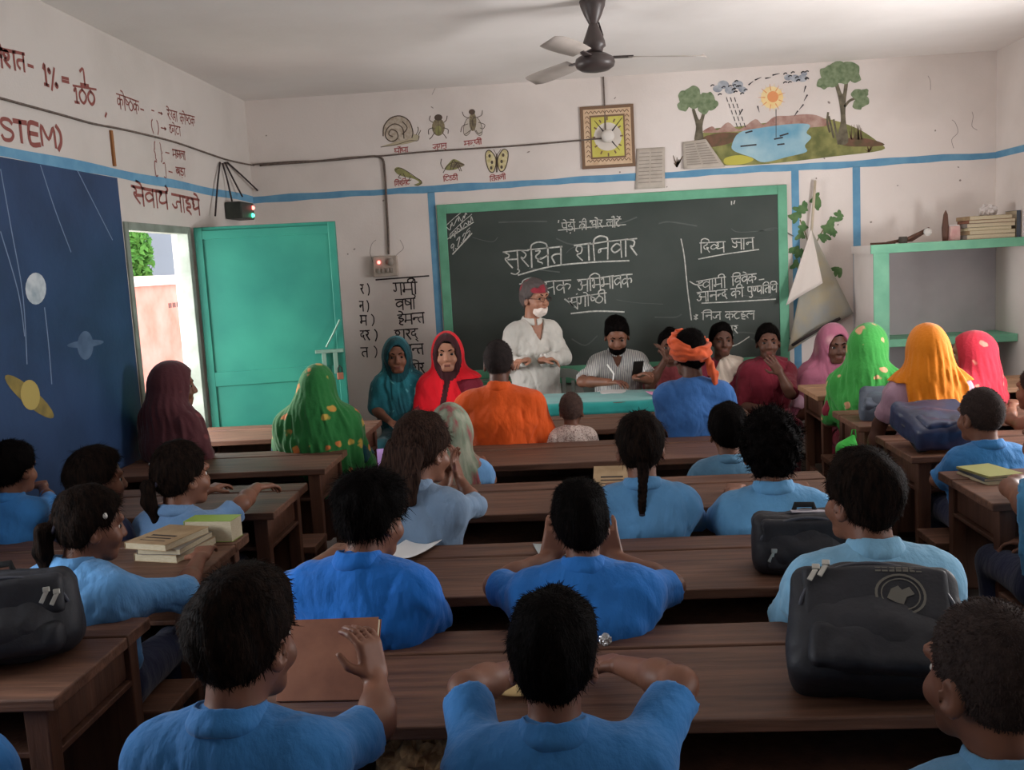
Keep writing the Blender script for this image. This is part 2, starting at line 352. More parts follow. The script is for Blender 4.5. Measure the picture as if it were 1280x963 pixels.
# painted stripes, panel and edges (paint on the walls)
FW = Wall('y', YF, .0015); LW = Wall('x', XL, .0015)
ZS = 2.40
mb = MB()
top = [(u, ZS+.022+.004*math.sin(u*5)+.003*math.sin(u*13)) for u in np.linspace(XL, XR, 60)]; bot = [(u, ZS-.032+.004*math.sin(u*4+2)+.003*math.sin(u*17)) for u in np.linspace(XL, XR, 60)]
mb.add([FW.P(p) for p in bot]+[FW.P(p) for p in top], [(i, i+1, 60+i+1, 60+i) for i in range(59)])
for xc, z0 in ((-1.115, .55), (1.845, .55), (2.33, .55)):
    mb.add([FW.P(p) for p in ((xc-.03, z0), (xc+.03, z0), (xc+.03, ZS-.03), (xc-.03, ZS-.03))], [(0, 1, 2, 3)])
struct(mb.build('trim_1', m_bluepaint))
mb = MB(); ys = np.linspace(.0, YF, 60)
mb.add([LW.P((u, ZS-.03+.004*math.sin(u*6))) for u in ys]+[LW.P((u, ZS+.025+.004*math.sin(u*5+1))) for u in ys], [(i, i+1, 60+i+1, 60+i) for i in range(59)])
struct(mb.build('trim_2', m_bluepaint))
mb = MB(); mb.add([(XR-.0015, u, ZS-.03) for u in ys]+[(XR-.0015, u, ZS+.022) for u in ys], [(i, 60+i, 60+i+1, i+1) for i in range(59)])
struct(mb.build('trim_3', m_bluepaint))
# the dark blue panel with the solar system
m_white_paint = mat('pale_planet_paint', srgb(196, 204, 208), srgb(150, 166, 176), rough=.8, scale=14)
m_orbit = mat('orbit_line_paint', srgb(120, 140, 168), rough=.8); m_gold = mat('gold_planet_paint', srgb(150, 132, 70), srgb(112, 100, 62), rough=.8, scale=10)
m_uran = mat('blue_grey_planet_paint', srgb(86, 108, 136), srgb(70, 92, 120), rough=.8, scale=10)
sol = empty('solar_system_mural', (XL, 4, 0), 'dark blue painted panel of the solar system with orbits on the left wall', 'mural')
def loc_parent(o, e):
    o.parent = e; o.matrix_parent_inverse = Matrix.Translation(-Vector(e.location)); return o
mb = MB(); YP = LW.px(148, 240)[0]
for a, b, c, d in ((2.76, YP, 0.0, ZS-.03), (0, 1.54, 0, ZS-.03), (1.54, 2.76, 0, .94), (1.54, 2.76, 2.16, ZS-.03)):
    mb.add([LW.P(p, .0004) for p in ((a, c), (b, c), (b, d), (a, d))], [(0, 1, 2, 3)])
loc_parent(mb.build('panel', m_navy), sol)
LW2 = Wall('x', XL, .003)
for pts in ([(0, 212), (14, 290), (28, 370), (33, 455)], [(50, 207), (68, 262), (88, 315)], [(96, 213), (112, 245), (140, 300)], [(55, 385), (60, 430), (64, 480)], [(0, 290), (22, 365), (30, 420)]):
    mb = MB(); pxline(mb, LW2, pts, .008); loc_parent(mb.build('orbit', m_orbit), sol)
def oval(cx, cy, rx, ry, a=0, n=20):
    return [(cx+rx*math.cos(t)*math.cos(a)-ry*math.sin(t)*math.sin(a), cy+rx*math.cos(t)*math.sin(a)+ry*math.sin(t)*math.cos(a)) for t in np.linspace(0, 2*math.pi, n, False)]
mb = MB(); pxpatch(mb, LW2, oval(44, 361, 13, 20), sm=False); loc_parent(mb.build('planet', m_white_paint), sol)
mb = MB(); pxpatch(mb, LW2, oval(106, 432, 10, 18), sm=False); pxpatch(mb, LW2, oval(106, 430, 23, 4.5, -.1), d=.0005, sm=False); loc_parent(mb.build('ringed_planet', m_uran), sol)
mb = MB(); pxpatch(mb, LW2, oval(36, 496, 40, 10, .72), sm=False); pxpatch(mb, LW2, oval(37, 494, 12, 19, -.1), 1, d=.0006, sm=False)
loc_parent(mb.build('ringed_planet', [m_gold, mat('gold_ball', srgb(176, 158, 92), rough=.8)]), sol)
# ------------------------------------------------------------------ door
m_door = mat('teal_door_paint', srgb(46, 132, 112), srgb(26, 106, 94), rough=.45, scale=2.2, bump=.06, bscale=20, spec=.5, contrast=(.3, .7))
m_jamb = mat('grey_green_jamb', srgb(140, 150, 140), srgb(120, 128, 118), rough=.7, scale=8)
m_metal = mat('worn_metal', srgb(120, 150, 135), rough=.5, metal=.4); m_dark = mat('dark_metal', srgb(40, 38, 36), rough=.5, metal=.5)
door = struct(empty('door_1', (XL, 6.6, 0), None, None))
f = MB()
for lo, hi in (((XL-.07, DOOR[0], 0), (XL+.012, DOOR[0]+.05, DOOR[3])), ((XL-.07, DOOR[1]-.06, 0), (XL+.012, DOOR[1], DOOR[3])), ((XL-.07, DOOR[0]+.05, DOOR[3]-.05), (XL+.012, DOOR[1]-.06, DOOR[3]))): f.box2(lo, hi)
loc_parent(f.build('door_frame', m_jamb, None, bevel=.004), door)
hx, hy = XL+.03, 6.60
e1 = at_y(446, 300, 7.0); best = None
for yy in np.linspace(6.3, 7.9, 400):
    q = at_y(447, 300, yy); dd = abs(math.hypot(q[0]-hx, q[1]-hy)-.97)
    if best is None or dd < best[0]: best = (dd, q[0], q[1])
ang = math.atan2(best[2]-hy, best[1]-hx); RD = Matrix.Rotation(ang, 3, 'Z')
leaf = bpy.data.objects.new('leaf', None); COL.objects.link(leaf)
bpy.data.objects.remove(leaf)
def dpt(u, v, z): p = RD @ Vector((u, v, 0)); return (hx+p.x, hy+p.y, z)
lf = MB(); lf.box(dpt(.485, .02, 1.07), (.97, .035, 2.09), RD)
leaf = loc_parent(lf.build('leaf', m_door, bevel=.003), door)
bt = MB()
for z, hgt in ((1.05, .10), (.55, .10), (2.06, .06), (.12, .16)): bt.box(dpt(.485, -.002, z), (.97, .012, hgt), RD)
for u in (.03, .94): bt.box(dpt(u, -.003, 1.07), (.05, .013, 2.08), RD)
loc_parent(bt.build('batten', m_door, bevel=.003), door)
lt = MB(); lt.box(dpt(.86, -.02, 1.20), (.2, .02, .025), RD); lt.box(dpt(.82, -.02, 1.12), (.03, .016, .17), RD); lt.box(dpt(.90, -.02, 1.12), (.03, .016, .17), RD)
lt.tube([dpt(.84, -.03, 1.23), dpt(.9, -.035, 1.33), dpt(.95, -.03, 1.42)], .007)
loc_parent(lt.build('latch', m_metal, bevel=.002), door)
pl = empty('padlock', dpt(.925, -.05, 1.0), 'small brass padlock hanging open from the latch of the teal door', 'padlock')
b = MB(); b.box((0, 0, .02), (.045, .02, .05), RD); b.build('lock_body', mat('brass', srgb(150, 100, 80), rough=.45, metal=.5), pl, bevel=.005)
b = MB(); b.tube([RD @ Vector(p) for p in ((-.014, 0, .04), (-.014, 0, .075), (0, 0, .095), (.014, 0, .075), (.014, 0, .04))], .004); b.build('shackle', m_dark, pl, smooth=True)
# ------------------------------------------------------------------ outside the door
struct(MB().box2((-12, -2, -.2), (XL-T, 16, -.05)).build('ground', mat('pale_ground', srgb(205, 190, 176), srgb(180, 164, 150), scale=2)))  # yard ground in two pale tan tones mixed by noise
m_pink = mat('pink_wall', srgb(226, 150, 136), srgb(196, 120, 100), rough=.9, scale=3, bump=.2, contrast=(.35, .75))
ow = empty('boundary_wall', (-5.2, 9, 0), 'faded pink boundary wall with pale coping outside the open door', 'wall')
def outp(px, py, x): return at_x(px, py, x)
ztop = outp(190, 345, -5.2)[2]
loc_parent(MB().box2((-5.4, 6.5, -.06), (-5.2, 15, ztop-.12)).build('wall_body', m_pink), ow)
loc_parent(MB().box2((-5.45, 6.5, ztop-.12), (-5.15, 15, ztop)).build('coping', mat('pale_coping', srgb(236, 214, 200), rough=.9)), ow)
mbv = MB()
for i in range(7): mbv.box2((-5.205, 12.2+i*.13, ztop-.42), (-5.195, 12.29+i*.13, ztop-.36))
loc_parent(mbv.build('vent_slot', mat('slot_dark', srgb(120, 80, 72)), None), ow)
tc = outp(201, 316, -8.5)
tank = empty('water_tank', (tc[0], tc[1], 0), 'ribbed grey round water tank standing behind the pink wall outside the door', 'water tank')
prof = [(.01, -.05), (.50, -.05)]
for i in range(30): prof.append((.50+.03*abs(math.sin(i*math.pi/6)), .0+i*.105))
zt = outp(197, 290, -8.5)[2]
prof = [(r, zz/3.1*zt if i > 1 else zz) for i, (r, zz) in enumerate(prof)]+[(.42, zt+.10), (.2, zt+.16), (.01, zt+.2)]
MB().lathe((0, 0, 0), prof, 32).build('tank_shell', mat('grey_plastic', srgb(112, 114, 120), rough=.6), tank, smooth=True)
MB().lathe((0, 0, 0), [(.19, zt+.16), (.21, zt+.18), (.21, zt+.26), (.01, zt+.28)], 20).build('tank_lid', mat('grey_plastic2', srgb(90, 94, 100), rough=.6), tank, smooth=True)
tp = outp(163, 318, -7.0)
tree = empty('tree', (tp[0], tp[1], -.05), 'bright green leafy tree beside the water tank outside the door', 'tree')
MB().tube([(0, 0, 0), (.05, .02, 1.2), (0, 0, 2.2)], [.09, .07, .05], 10).build('trunk', mat('bark', srgb(96, 78, 60), rough=.9), tree, smooth=True)
rr = random.Random(5); lv = MB()
for i in range(1500):
    d = Vector((rr.gauss(0, 1), rr.gauss(0, 1), rr.gauss(0, 1))).normalized()*(rr.random()**.4); p = Vector((d.x*.34, d.y*.34, tp[2]+.05+d.z*.6)); a = Vector((rr.gauss(0, 1), rr.gauss(0, 1), rr.gauss(0, 1))).normalized()*.08; c = a.orthogonal().normalized()*.035
    lv.add([p-a, p+c, p+a, p-c], [(0, 1, 2, 3)])
lv.build('foliage', mat('leaf_green', srgb(84, 132, 52), srgb(60, 108, 40), scale=4), tree)
# ------------------------------------------------------------------ writing painted on the left wall
m_red = mat('maroon_lettering', srgb(142, 84, 78), rough=.9); m_blk = mat('black_lettering', srgb(58, 50, 50), rough=.9)
def lettering(label, wall, items, m, lw, loc, jit=.02, cat='painted writing', group=None, extra=None):
    mb = MB()
    for it in items: write(mb, wall, it[0], it[1], it[2], it[3], (it[4] if len(it) > 4 else lw), 0, 0, jit)
    if extra: extra(mb)
    o = mb.build('painted_lettering', m)
    return tag(o, label, cat, group)
def frac(mb): pxline(mb, LW, [(91, 107), (120, 112)], .012)
lettering('maroon painted percent formula with a fraction high on the left wall', LW, [('तिशत', (-16, 58), (30, 68), 22), ('-', (33, 76), (42, 79), 10), ('1%', (52, 80), (70, 88), 24), ('=', (75, 90), (86, 93), 16), ('1', (97, 85), (109, 88), 19), ('100', (91, 110), (118, 115), 17), (',', (128, 128), (134, 130), 14)], m_red, .017, None, extra=frac)
lettering('maroon heading for the bracket names list on the left wall', LW, [('कोष्ठक', (145, 117), (173, 127), 17), ('-', (174, 132), (180, 134), 8)], m_red, .009, None)
BG = 'bracket names painted on the left wall'
lettering('maroon bracket row with the arrow, topmost of the four above the door', LW, [('- >', (188, 133), (203, 138), 9), ('रेखा', (208, 137), (221, 140), 12), ('कोष्ठक', (224, 142), (243, 146), 12)], m_red, .009, None, group=BG)
lettering('maroon round bracket row, second of the four above the door', LW, [('( )', (188, 150), (198, 153), 14), ('>', (200, 155), (208, 157), 9), ('छोटा', (211, 156), (225, 159), 11)], m_red, .009, None, group=BG)
lettering('maroon curly bracket row, third of the four above the door', LW, [('{ }', (191, 178), (202, 181), 20), ('-', (205, 186), (212, 188), 8), ('मझला', (215, 187), (231, 190), 10)], m_red, .009, None, group=BG)
lettering('maroon square bracket row, lowest of the four above the door', LW, [('[ ]', (192, 203), (207, 206), 15), ('-', (209, 210), (216, 212), 8), ('बड़ा', (219, 209), (231, 211), 10)], m_red, .009, None, group=BG)
lettering('large maroon STEM) lettering on the left wall above the dark panel', LW, [('STEM)', (-2, 147), (77, 162), 26)], m_red, .022, None)
lettering('bold maroon line of writing on the left wall directly over the door', LW, [('सेवार्थ', (164, 233), (209, 241), 22), ('जाइये', (214, 243), (249, 250), 20)], m_red, .018, None)
def edge(mb): pxline(mb, FW, [(470, 350), (536, 345)], .012)
lettering('black seasons list painted on the front wall beside the open door', FW, [('गर्मी', (491, 354), (521, 353), 15), ('वर्षा', (494, 375), (519, 373), 13), ('हेमन्त', (497, 394), (530, 391), 13), ('शरद'+HAL, (493, 413), (522, 411), 13), ('वसन्त', (494, 432), (529, 430), 13), ('शिशिर', (497, 457), (530, 454), 13), ('र )', (450, 356), (462, 356), 12), ('न )', (449, 377), (461, 377), 12), ('म )', (450, 395), (468, 394), 12), ('दर )', (450, 414), (472, 413), 12), ('त )', (451, 435), (472, 434), 12)], m_blk, .011, None, extra=edge)
# ------------------------------------------------------------------ animals painted on the front wall
mb_ink = mat('brown_ink', srgb(92, 80, 70), rough=.9); m_shell = mat('snail_shell_paint', srgb(204, 192, 176), srgb(172, 156, 138), scale=30); m_olive = mat('olive_paint', srgb(158, 156, 104), srgb(128, 126, 84), scale=20)
m_bug = mat('beetle_paint', srgb(112, 102, 86), srgb(150, 138, 108), scale=40); m_cream = mat('butterfly_paint', srgb(222, 210, 170), srgb(190, 176, 120), scale=30)
def art(name, label, fn, mats, cat='wall painting', group=None):
    mb = MB(); fn(mb); return tag(mb.build(name, mats), label, cat, group)
AG = 'animals painted on the front wall'
L1, L2 = .0, .0006
def specks(mb):
    for i in range(26):
        x, y = rm0.uniform(330, 1235), rm0.uniform(75, 330)
        pxpatch(mb, FW, oval(x, y, rm0.uniform(.6, 1.4), rm0.uniform(.8, 2.2), rm0.uniform(0, 3), 7), 0, 0, sm=False)
    for x, y, n in ((1190, 150, 4), (1215, 140, 3), (560, 95, 3), (1160, 95, 3), (470, 300, 4), (500, 300, 3)):
        pts = [(x, y)]
        for k2 in range(n): pts.append((pts[-1][0]+rm0.uniform(-8, 8), pts[-1][1]+rm0.uniform(4, 12)))
        pxline(mb, FW, pts, .004)
rm0 = random.Random(21)
_mb = MB(); specks(_mb); o = _mb.build('trim_4', mat('wall_grime', srgb(150, 138, 130), rough=.95)); o['kind'] = 'structure'
def snail(mb):
    pxpatch(mb, FW, [(479, 166), (484, 152), (496, 145), (508, 148), (515, 158), (517, 170), (508, 178), (490, 178)], 1); pxpatch(mb, FW, [(476, 184), (490, 179), (512, 174), (517, 168), (524, 170), (522, 175), (508, 180)], 2, .0003)
    for pts in ([(479, 170), (480, 158), (488, 148), (500, 145), (511, 151), (516, 164), (515, 172)], [(505, 173), (503, 160), (493, 155), (484, 161), (482, 171), (489, 177), (497, 173), (496, 165), (489, 162), (486, 168), (491, 171)], [(503, 168), (509, 160), (503, 152)]): pxline(mb, FW, pts, .009, 0, L2)
    for pts in ([(520, 169), (523, 162), (522, 159)], [(523, 169), (526, 163)], [(476, 184), (495, 181), (512, 176), (522, 176), (524, 170)]): pxline(mb, FW, pts, .005, 0, L2)
def beetle(mb):
    pxpatch(mb, FW, oval(548, 159, 8, 11), 1, sm=False); pxpatch(mb, FW, oval(548, 147, 5, 4), 0, L2, sm=False); pxpatch(mb, FW, oval(548, 163, 4, 6), 2, L2, sm=False)
    pxline(mb, FW, [(548, 150), (548, 168)], .004, 0, L2*1.5)
    for a, b, c in (((541, 153), (537, 150), (538, 145)), ((555, 153), (558, 150), (559, 145)), ((541, 160), (536, 162), (536, 168)), ((555, 160), (560, 162), (560, 167)), ((543, 166), (540, 171), (537, 174)), ((553, 166), (557, 171), (558, 173))): pxline(mb, FW, [a, b, c], .006, 0, L2)
def fly(mb):
    pxpatch(mb, FW, oval(585, 158, 5, 12, .25), 2, sm=False); pxpatch(mb, FW, oval(597, 157, 5, 12, -.3), 2, sm=False); pxpatch(mb, FW, oval(591, 152, 4.5, 12), 1, L2/2, sm=False); pxpatch(mb, FW, oval(590, 140, 4, 3.5), 0, L2, sm=False)
    for pts in ([(586, 148), (580, 145), (578, 140)], [(596, 147), (602, 144), (603, 138)], [(585, 155), (578, 158), (576, 165)], [(598, 153), (606, 156), (604, 161), (600, 160)], [(588, 163), (583, 167), (581, 168)], [(595, 163), (598, 167), (602, 165)]): pxline(mb, FW, pts, .005, 0, L2)
    for cx, a in ((585, .25), (597, -.3)): pxline(mb, FW, oval(cx, 158, 5, 12, a, 12), .004, 0, L2, closed=True)
def lizard(mb):
    pxpatch(mb, FW, [(493, 212), (498, 209), (508, 214), (516, 220), (524, 224), (528, 229), (523, 232), (518, 231), (524, 228), (518, 224), (510, 222), (502, 220), (496, 217)], 1)
    for pts in ([(494, 213), (500, 210), (510, 215), (520, 222), (527, 227), (523, 232), (518, 231)], [(501, 218), (498, 222), (501, 223)], [(513, 221), (511, 226), (514, 225)], [(504, 217), (507, 223)]): pxline(mb, FW, pts, .006, 0, L2)
def hopper(mb):
    pxpatch(mb, FW, [(556, 211), (562, 203), (568, 199), (578, 205), (572, 211), (562, 213)], 1); pxpatch(mb, FW, [(562, 208), (570, 202), (581, 206), (572, 210)], 2, L2/2)
    for pts in ([(554, 211), (551, 205), (552, 199)], [(557, 211), (554, 216)], [(563, 212), (567, 200), (575, 214)], [(566, 212), (572, 204), (577, 214)], [(556, 211), (566, 203), (580, 206)]): pxline(mb, FW, pts, .006, 0, L2)
def butterfly(mb):
    wl = [(619, 196), (612, 188), (607, 192), (608, 204), (612, 214), (617, 215), (620, 205)]; wr = [(623, 196), (629, 187), (635, 190), (634, 203), (630, 213), (625, 214), (622, 205)]
    for w in (wl, wr): pxpatch(mb, FW, w, 2); pxline(mb, FW, w, .008, 0, L2, closed=True)
    pxline(mb, FW, [(621, 193), (621, 215)], .012, 0, L2)
    for pts in ([(621, 194), (617, 187)], [(621, 194), (626, 187)]): pxline(mb, FW, pts, .004, 0, L2)
    for x, y in ((612, 195), (615, 203), (614, 210), (629, 194), (627, 202), (627, 209)): pxpatch(mb, FW, oval(x, y, 1.6, 2.2), 0, L2, sm=False)
for nm, lb, fn, ms in (('snail_painting', 'painted brown coiled snail high on the front wall', snail, [mb_ink, m_shell, mat('snail_foot', srgb(190, 178, 150))]), ('beetle_painting', 'painted dark beetle between the snail and the fly', beetle, [mb_ink, m_bug, m_olive]), ('fly_painting', 'painted pale-winged fly nearest the clock in the top row', fly, [mb_ink, m_bug, mat('fly_wing', srgb(200, 190, 178))]),
    ('lizard_painting', 'painted green lizard with curled tail under the snail', lizard, [mb_ink, m_olive]), ('grasshopper_painting', 'painted olive grasshopper between the lizard and the butterfly', hopper, [mb_ink, m_olive, m_bug]), ('butterfly_painting', 'painted cream butterfly with spotted wings on the front wall', butterfly, [mb_ink, m_bug, m_cream])): art(nm, lb, fn, ms, group=AG)
m_red2 = mat('red_lettering', srgb(172, 86, 84), rough=.9)
for tx, a, b, lb in (('घोंघा', (493, 186), (510, 184), 'small red painted name under the snail'), ('जुगनू', (541, 181), (558, 179), 'small red painted name under the beetle'), ('मक्खी', (580, 177), (602, 174), 'small red painted name under the fly'), ('गिरगिट', (493, 227), (512, 225), 'small red painted name under the lizard'), ('टिड्डी', (554, 221), (572, 219), 'small red painted name under the grasshopper'), ('तितली', (612, 221), (632, 218), 'small red painted name under the butterfly')):
    lettering(lb, FW, [(tx, a, b, 6)], m_red2, .007, None, group='painted animal names')
# ------------------------------------------------------------------ lake mural
rm = random.Random(11)
lake_m = [mat('lake_blue', srgb(110, 164, 190), srgb(170, 200, 208), scale=5, contrast=(.3, .7)), mat('lake_bank', srgb(150, 148, 92), srgb(104, 108, 66), scale=10), mat('mural_hill', srgb(150, 108, 98), srgb(186, 158, 146), scale=12), mat('mural_trunk', srgb(88, 82, 68), srgb(120, 112, 94), scale=20),
    mat('mural_leaf', srgb(104, 122, 90), srgb(140, 154, 122), scale=26), mat('mural_ink', srgb(62, 60, 62)), mat('mural_cloud', srgb(186, 190, 196), srgb(140, 146, 156), scale=22), mat('mural_sun', srgb(240, 204, 136), srgb(238, 218, 170), scale=12), mat('mural_sun_core', srgb(228, 154, 104)), mat('mural_earth', srgb(120, 88, 72), srgb(96, 84, 62), scale=14), mat('mural_yellow', srgb(190, 182, 84))]
mural = empty('lake_mural', (FW.px(965, 150)[0], YF, FW.px(965, 150)[1]), 'painted water-cycle mural with a blue lake, trees and sun on the front wall', 'mural')
def mpart(name, fn):
    mb = MB(); fn(mb); return loc_parent(mb.build(name, lake_m), mural)
def banks(mb):
    pxpatch(mb, FW, [(879, 166), (925, 158), (990, 150), (1030, 148), (1070, 160), (1098, 178), (1102, 188), (1040, 196), (960, 205), (905, 207), (880, 206)], 1)
    pxpatch(mb, FW, [(1046, 176), (1070, 172), (1095, 176), (1104, 182), (1060, 183)], 9, .0003); pxpatch(mb, FW, [(878, 172), (905, 166), (930, 168), (910, 180), (880, 184)], 9, .0003)
    pxpatch(mb, FW, [(906, 198), (925, 194), (942, 199), (930, 205), (908, 206)], 10, .0003)
def hills(mb):
    pxpatch(mb, FW, [(880, 166), (890, 158), (897, 163), (910, 153), (924, 162), (944, 149), (954, 156), (968, 146), (985, 145), (1004, 143), (1020, 144), (1032, 150), (1030, 158), (930, 164)], 2, .0004)
def water(mb): pxpatch(mb, FW, [(915, 181), (924, 166), (950, 160), (990, 155), (1012, 156), (1008, 166), (1014, 172), (1006, 182), (1008, 190), (985, 196), (955, 203), (940, 197), (918, 189)], 0, .0006)
def ripples(mb):
    for pts in ([(926, 183), (945, 181)], [(968, 174), (978, 172)], [(972, 181), (980, 180)], [(975, 170), (985, 167)], [(932, 166), (940, 164)], [(970, 137), (970, 172)]): pxline(mb, FW, pts, .012 if pts[0][0] != 970 else .005, 5, .0009)
def tree1(mb):
    pxpatch(mb, FW, [(868, 176), (870, 158), (865, 138), (868, 136), (874, 150), (879, 138), (882, 139), (878, 158), (879, 176)], 3, .0008)
    for cx, cy, r in ((857, 123, 10), (866, 117, 10), (873, 125, 9), (854, 133, 7), (884, 124, 10), (889, 131, 8), (880, 135, 8), (866, 128, 9)): pxpatch(mb, FW, [(cx+r*(1+.18*rm.uniform(-1, 1))*math.cos(t), cy+r*.9*(1+.18*rm.uniform(-1, 1))*math.sin(t)) for t in np.linspace(0, 6.28, 12, False)], 4, .001+rm.random()*.0004)
def tree2(mb):
    pxpatch(mb, FW, [(1046, 178), (1051, 150), (1048, 124), (1043, 104), (1047, 103), (1053, 118), (1056, 102), (1060, 103), (1057, 128), (1057, 150), (1060, 178)], 3, .0008); pxline(mb, FW, [(1056, 133), (1062, 126), (1072, 122)], .02, 3, .0008)
    for cx, cy, r in ((1030, 104, 9), (1036, 92, 11), (1048, 86, 12), (1062, 88, 12), (1068, 96, 8), (1052, 96, 11), (1040, 101, 9), (1072, 118, 8), (1077, 126, 9), (1072, 131, 7), (1080, 116, 6)): pxpatch(mb, FW, [(cx+r*(1+.18*rm.uniform(-1, 1))*math.cos(t), cy+r*.85*(1+.18*rm.uniform(-1, 1))*math.sin(t)) for t in np.linspace(0, 6.28, 12, False)], 4, .001+rm.random()*.0004)
def sunp(mb):
    pxpatch(mb, FW, oval(965, 122, 14, 14), 7, .0005, sm=False); pxpatch(mb, FW, oval(966, 121, 7, 7), 8, .0008, sm=False)
    for a in np.linspace(0, 2*math.pi, 18, False): pxline(mb, FW, [(965+9*math.cos(a), 122+9*math.sin(a)), (965+17*math.cos(a), 122+17*math.sin(a))], .008, 8 if int(a*3) % 2 else 7, .0007, taper=True)
def clouds(mb):
    for cx, cy, r in ((897, 111, 6), (904, 106, 7), (912, 113, 6), (922, 106, 7), (928, 112, 5), (985, 97, 5), (994, 98, 6), (1003, 98, 6), (1005, 92, 4)): pxpatch(mb, FW, oval(cx, cy, r, r*.75), 6, .0006+rm.random()*.0003, sm=False)
    for i in range(26):
        cx, cy = ((rm.uniform(890, 932), rm.uniform(100, 119)) if i < 14 else (rm.uniform(980, 1009), rm.uniform(89, 104))); pxline(mb, FW, [(cx-2, cy+1), (cx, cy-.6), (cx+2, cy)], .009, 5, .0012)
def arrows(mb):
    for pts in ([(936, 106), (941, 102)], [(944, 100), (951, 97)], [(957, 98), (963, 97)], [(966, 94), (974, 92)], [(1007, 108), (1005, 115)], [(1009, 119), (1005, 126)], [(1004, 131), (999, 137)], [(997, 139), (993, 145)], [(947, 133), (949, 140)], [(928, 137), (924, 144)]): pxline(mb, FW, pts, .012, 5, .001, taper=True)
    for x0 in (908, 913, 918):
        for q in range(5): pxline(mb, FW, [(x0+q*3, 122+q*8), (x0+q*3+1.6, 127+q*8)], .006, 5, .001)
def reeds(mb):
    for x, y, h in ((1040, 172, 26), (1035, 165, 24), (1046, 180, 30)): pxline(mb, FW, [(x+2, y), (x-1, y-h*.5), (x-4 if x > 1038 else x, y-h)], .016, 3, .0011)
    for i in range(14):
        x = 1060+rm.uniform(0, 18); pxline(mb, FW, [(x, 174), (x+rm.uniform(-3, 3), 174-rm.uniform(8, 18))], .010, 9, .0011, taper=True)
    for i in range(10):
        x = 838+rm.uniform(2, 16); pxline(mb, FW, [(846, 208), (x, 208-rm.uniform(3, 14))], .016, 9, .0011, taper=True)
    for i in range(10):
        x = 1080+rm.uniform(0, 14); pxline(mb, FW, [(1086, 190), (x, 190-rm.uniform(3, 12))], .008, 9, .0011, taper=True)
for nm, fn in (('bank', banks), ('hills', hills), ('water', water), ('ripples', ripples), ('small_tree', tree1), ('tall_tree', tree2), ('sun', sunp), ('clouds', clouds), ('arrows', arrows), ('reeds', reeds)): mpart(nm, fn)
def plantp(mb):
    for pts in ([(1016, 345), (1014, 320), (1008, 296), (1000, 275)], [(1014, 318), (1024, 296), (1036, 276)], [(1012, 306), (1002, 316)], [(1015, 330), (1002, 340)]): pxline(mb, FW, pts, .01, 1)
    for cx, cy in ((1000, 265), (1007, 258), (994, 272), (1022, 255), (1018, 247), (1040, 278), (1032, 284), (1046, 272), (1000, 292), (992, 310), (998, 318), (1042, 292), (1030, 300), (994, 332), (1046, 340), (1004, 285), (1036, 288)):
        for q in range(3):
            a = rm.uniform(0, 6.28); pxpatch(mb, FW, oval(cx+rm.uniform(-4, 4), cy+rm.uniform(-4, 4), 7, 3, a, 8), 0, .0005+rm.random()*.0005, sm=False)
art('plant_painting', 'painted green leafy creeper on the wall behind the hanging chart', plantp, [mat('plant_leaf', srgb(74, 108, 66), srgb(100, 130, 84), scale=20), mat('plant_stem', srgb(120, 116, 84))])
# ------------------------------------------------------------------ painted clock in a frame
ck = empty('wall_clock', (FW.px(758, 171)[0], YF, FW.px(758, 171)[1]), 'square ornate-bordered yellow teaching clock high on the front wall', 'clock')
CW = Wall('y', YF, .018)
a, b = FW.px(723, 134), FW.px(796, 210); x0, x1, z1, z0 = a[0]+.01, b[0]-.01, FW.px(760, 132)[1], FW.px(760, 210)[1]
m_cf = mat('clock_border_brown', srgb(124, 98, 78), rough=.8); m_cb = mat('clock_border_cream', srgb(216, 190, 160), srgb(200, 168, 136), scale=20); m_cy = mat('clock_yellow', srgb(206, 200, 104), srgb(190, 176, 84), scale=8); m_cw = mat('clock_white', srgb(214, 206, 196))
loc_parent(MB().box2((x0, YF-.016, z0), (x1, YF-.001, z1)).build('frame', m_cf, bevel=.003), ck)
mb = MB()
def rect(mb, x0, x1, z0, z1, m, d): mb.add([CW.P(p, d) for p in ((x0, z0), (x1, z0), (x1, z1), (x0, z1))], [(0, 1, 2, 3)], m)
w, h = x1-x0, z1-z0
rect(mb, x0+.025, x1-.025, z0+.025, z1-.025, 0, -.001); rect(mb, x0+w*.17, x1-w*.17, z0+h*.15, z1-h*.15, 1, -.0005); loc_parent(mb.build('border', [m_cb, m_cf]), ck)
mb = MB(); rect(mb, x0+w*.2, x1-w*.2, z0+h*.18, z1-h*.18, 0, 0); cx, cz = (x0+x1)/2, (z0+z1)/2
mb.add([CW.P((cx+w*.26*math.cos(t), cz+w*.26*math.sin(t)), .0005) for t in np.linspace(0, 6.283, 24, False)], [tuple(range(24))], 1)
for k2 in range(12):
    t = k2*math.pi/6; ribbon(mb, CW, [(cx+w*.24*math.cos(t), cz+h*.27*math.sin(t)), (cx+w*.28*math.cos(t), cz+h*.31*math.sin(t))], .012, 2, .001)
loc_parent(mb.build('dial', [m_cy, m_cw, m_cf]), ck)
mb = MB()
for tx, tz in ((-.10, .13), (.12, .14), (.09, -.11)): ribbon(mb, CW, [(cx, cz), (cx+tx, cz+tz)], .014, 0, .002, taper=True)
loc_parent(mb.build('hand', m_blk), ck)
mb = MB()
for i in range(40):
    t = i/40*4; s = int(t); q = (t-s); e = .055
    c = [(x0+e+(w-2*e)*q, z0+e), (x1-e, z0+e+(h-2*e)*q), (x1-e-(w-2*e)*q, z1-e), (x0+e, z1-e-(h-2*e)*q)][s]
    ribbon(mb, CW, [(c[0]-.014, c[1]), (c[0], c[1]+.014), (c[0]+.014, c[1]-.004)], .006, 0, .0005)
loc_parent(mb.build('ornament', m_cf), ck)
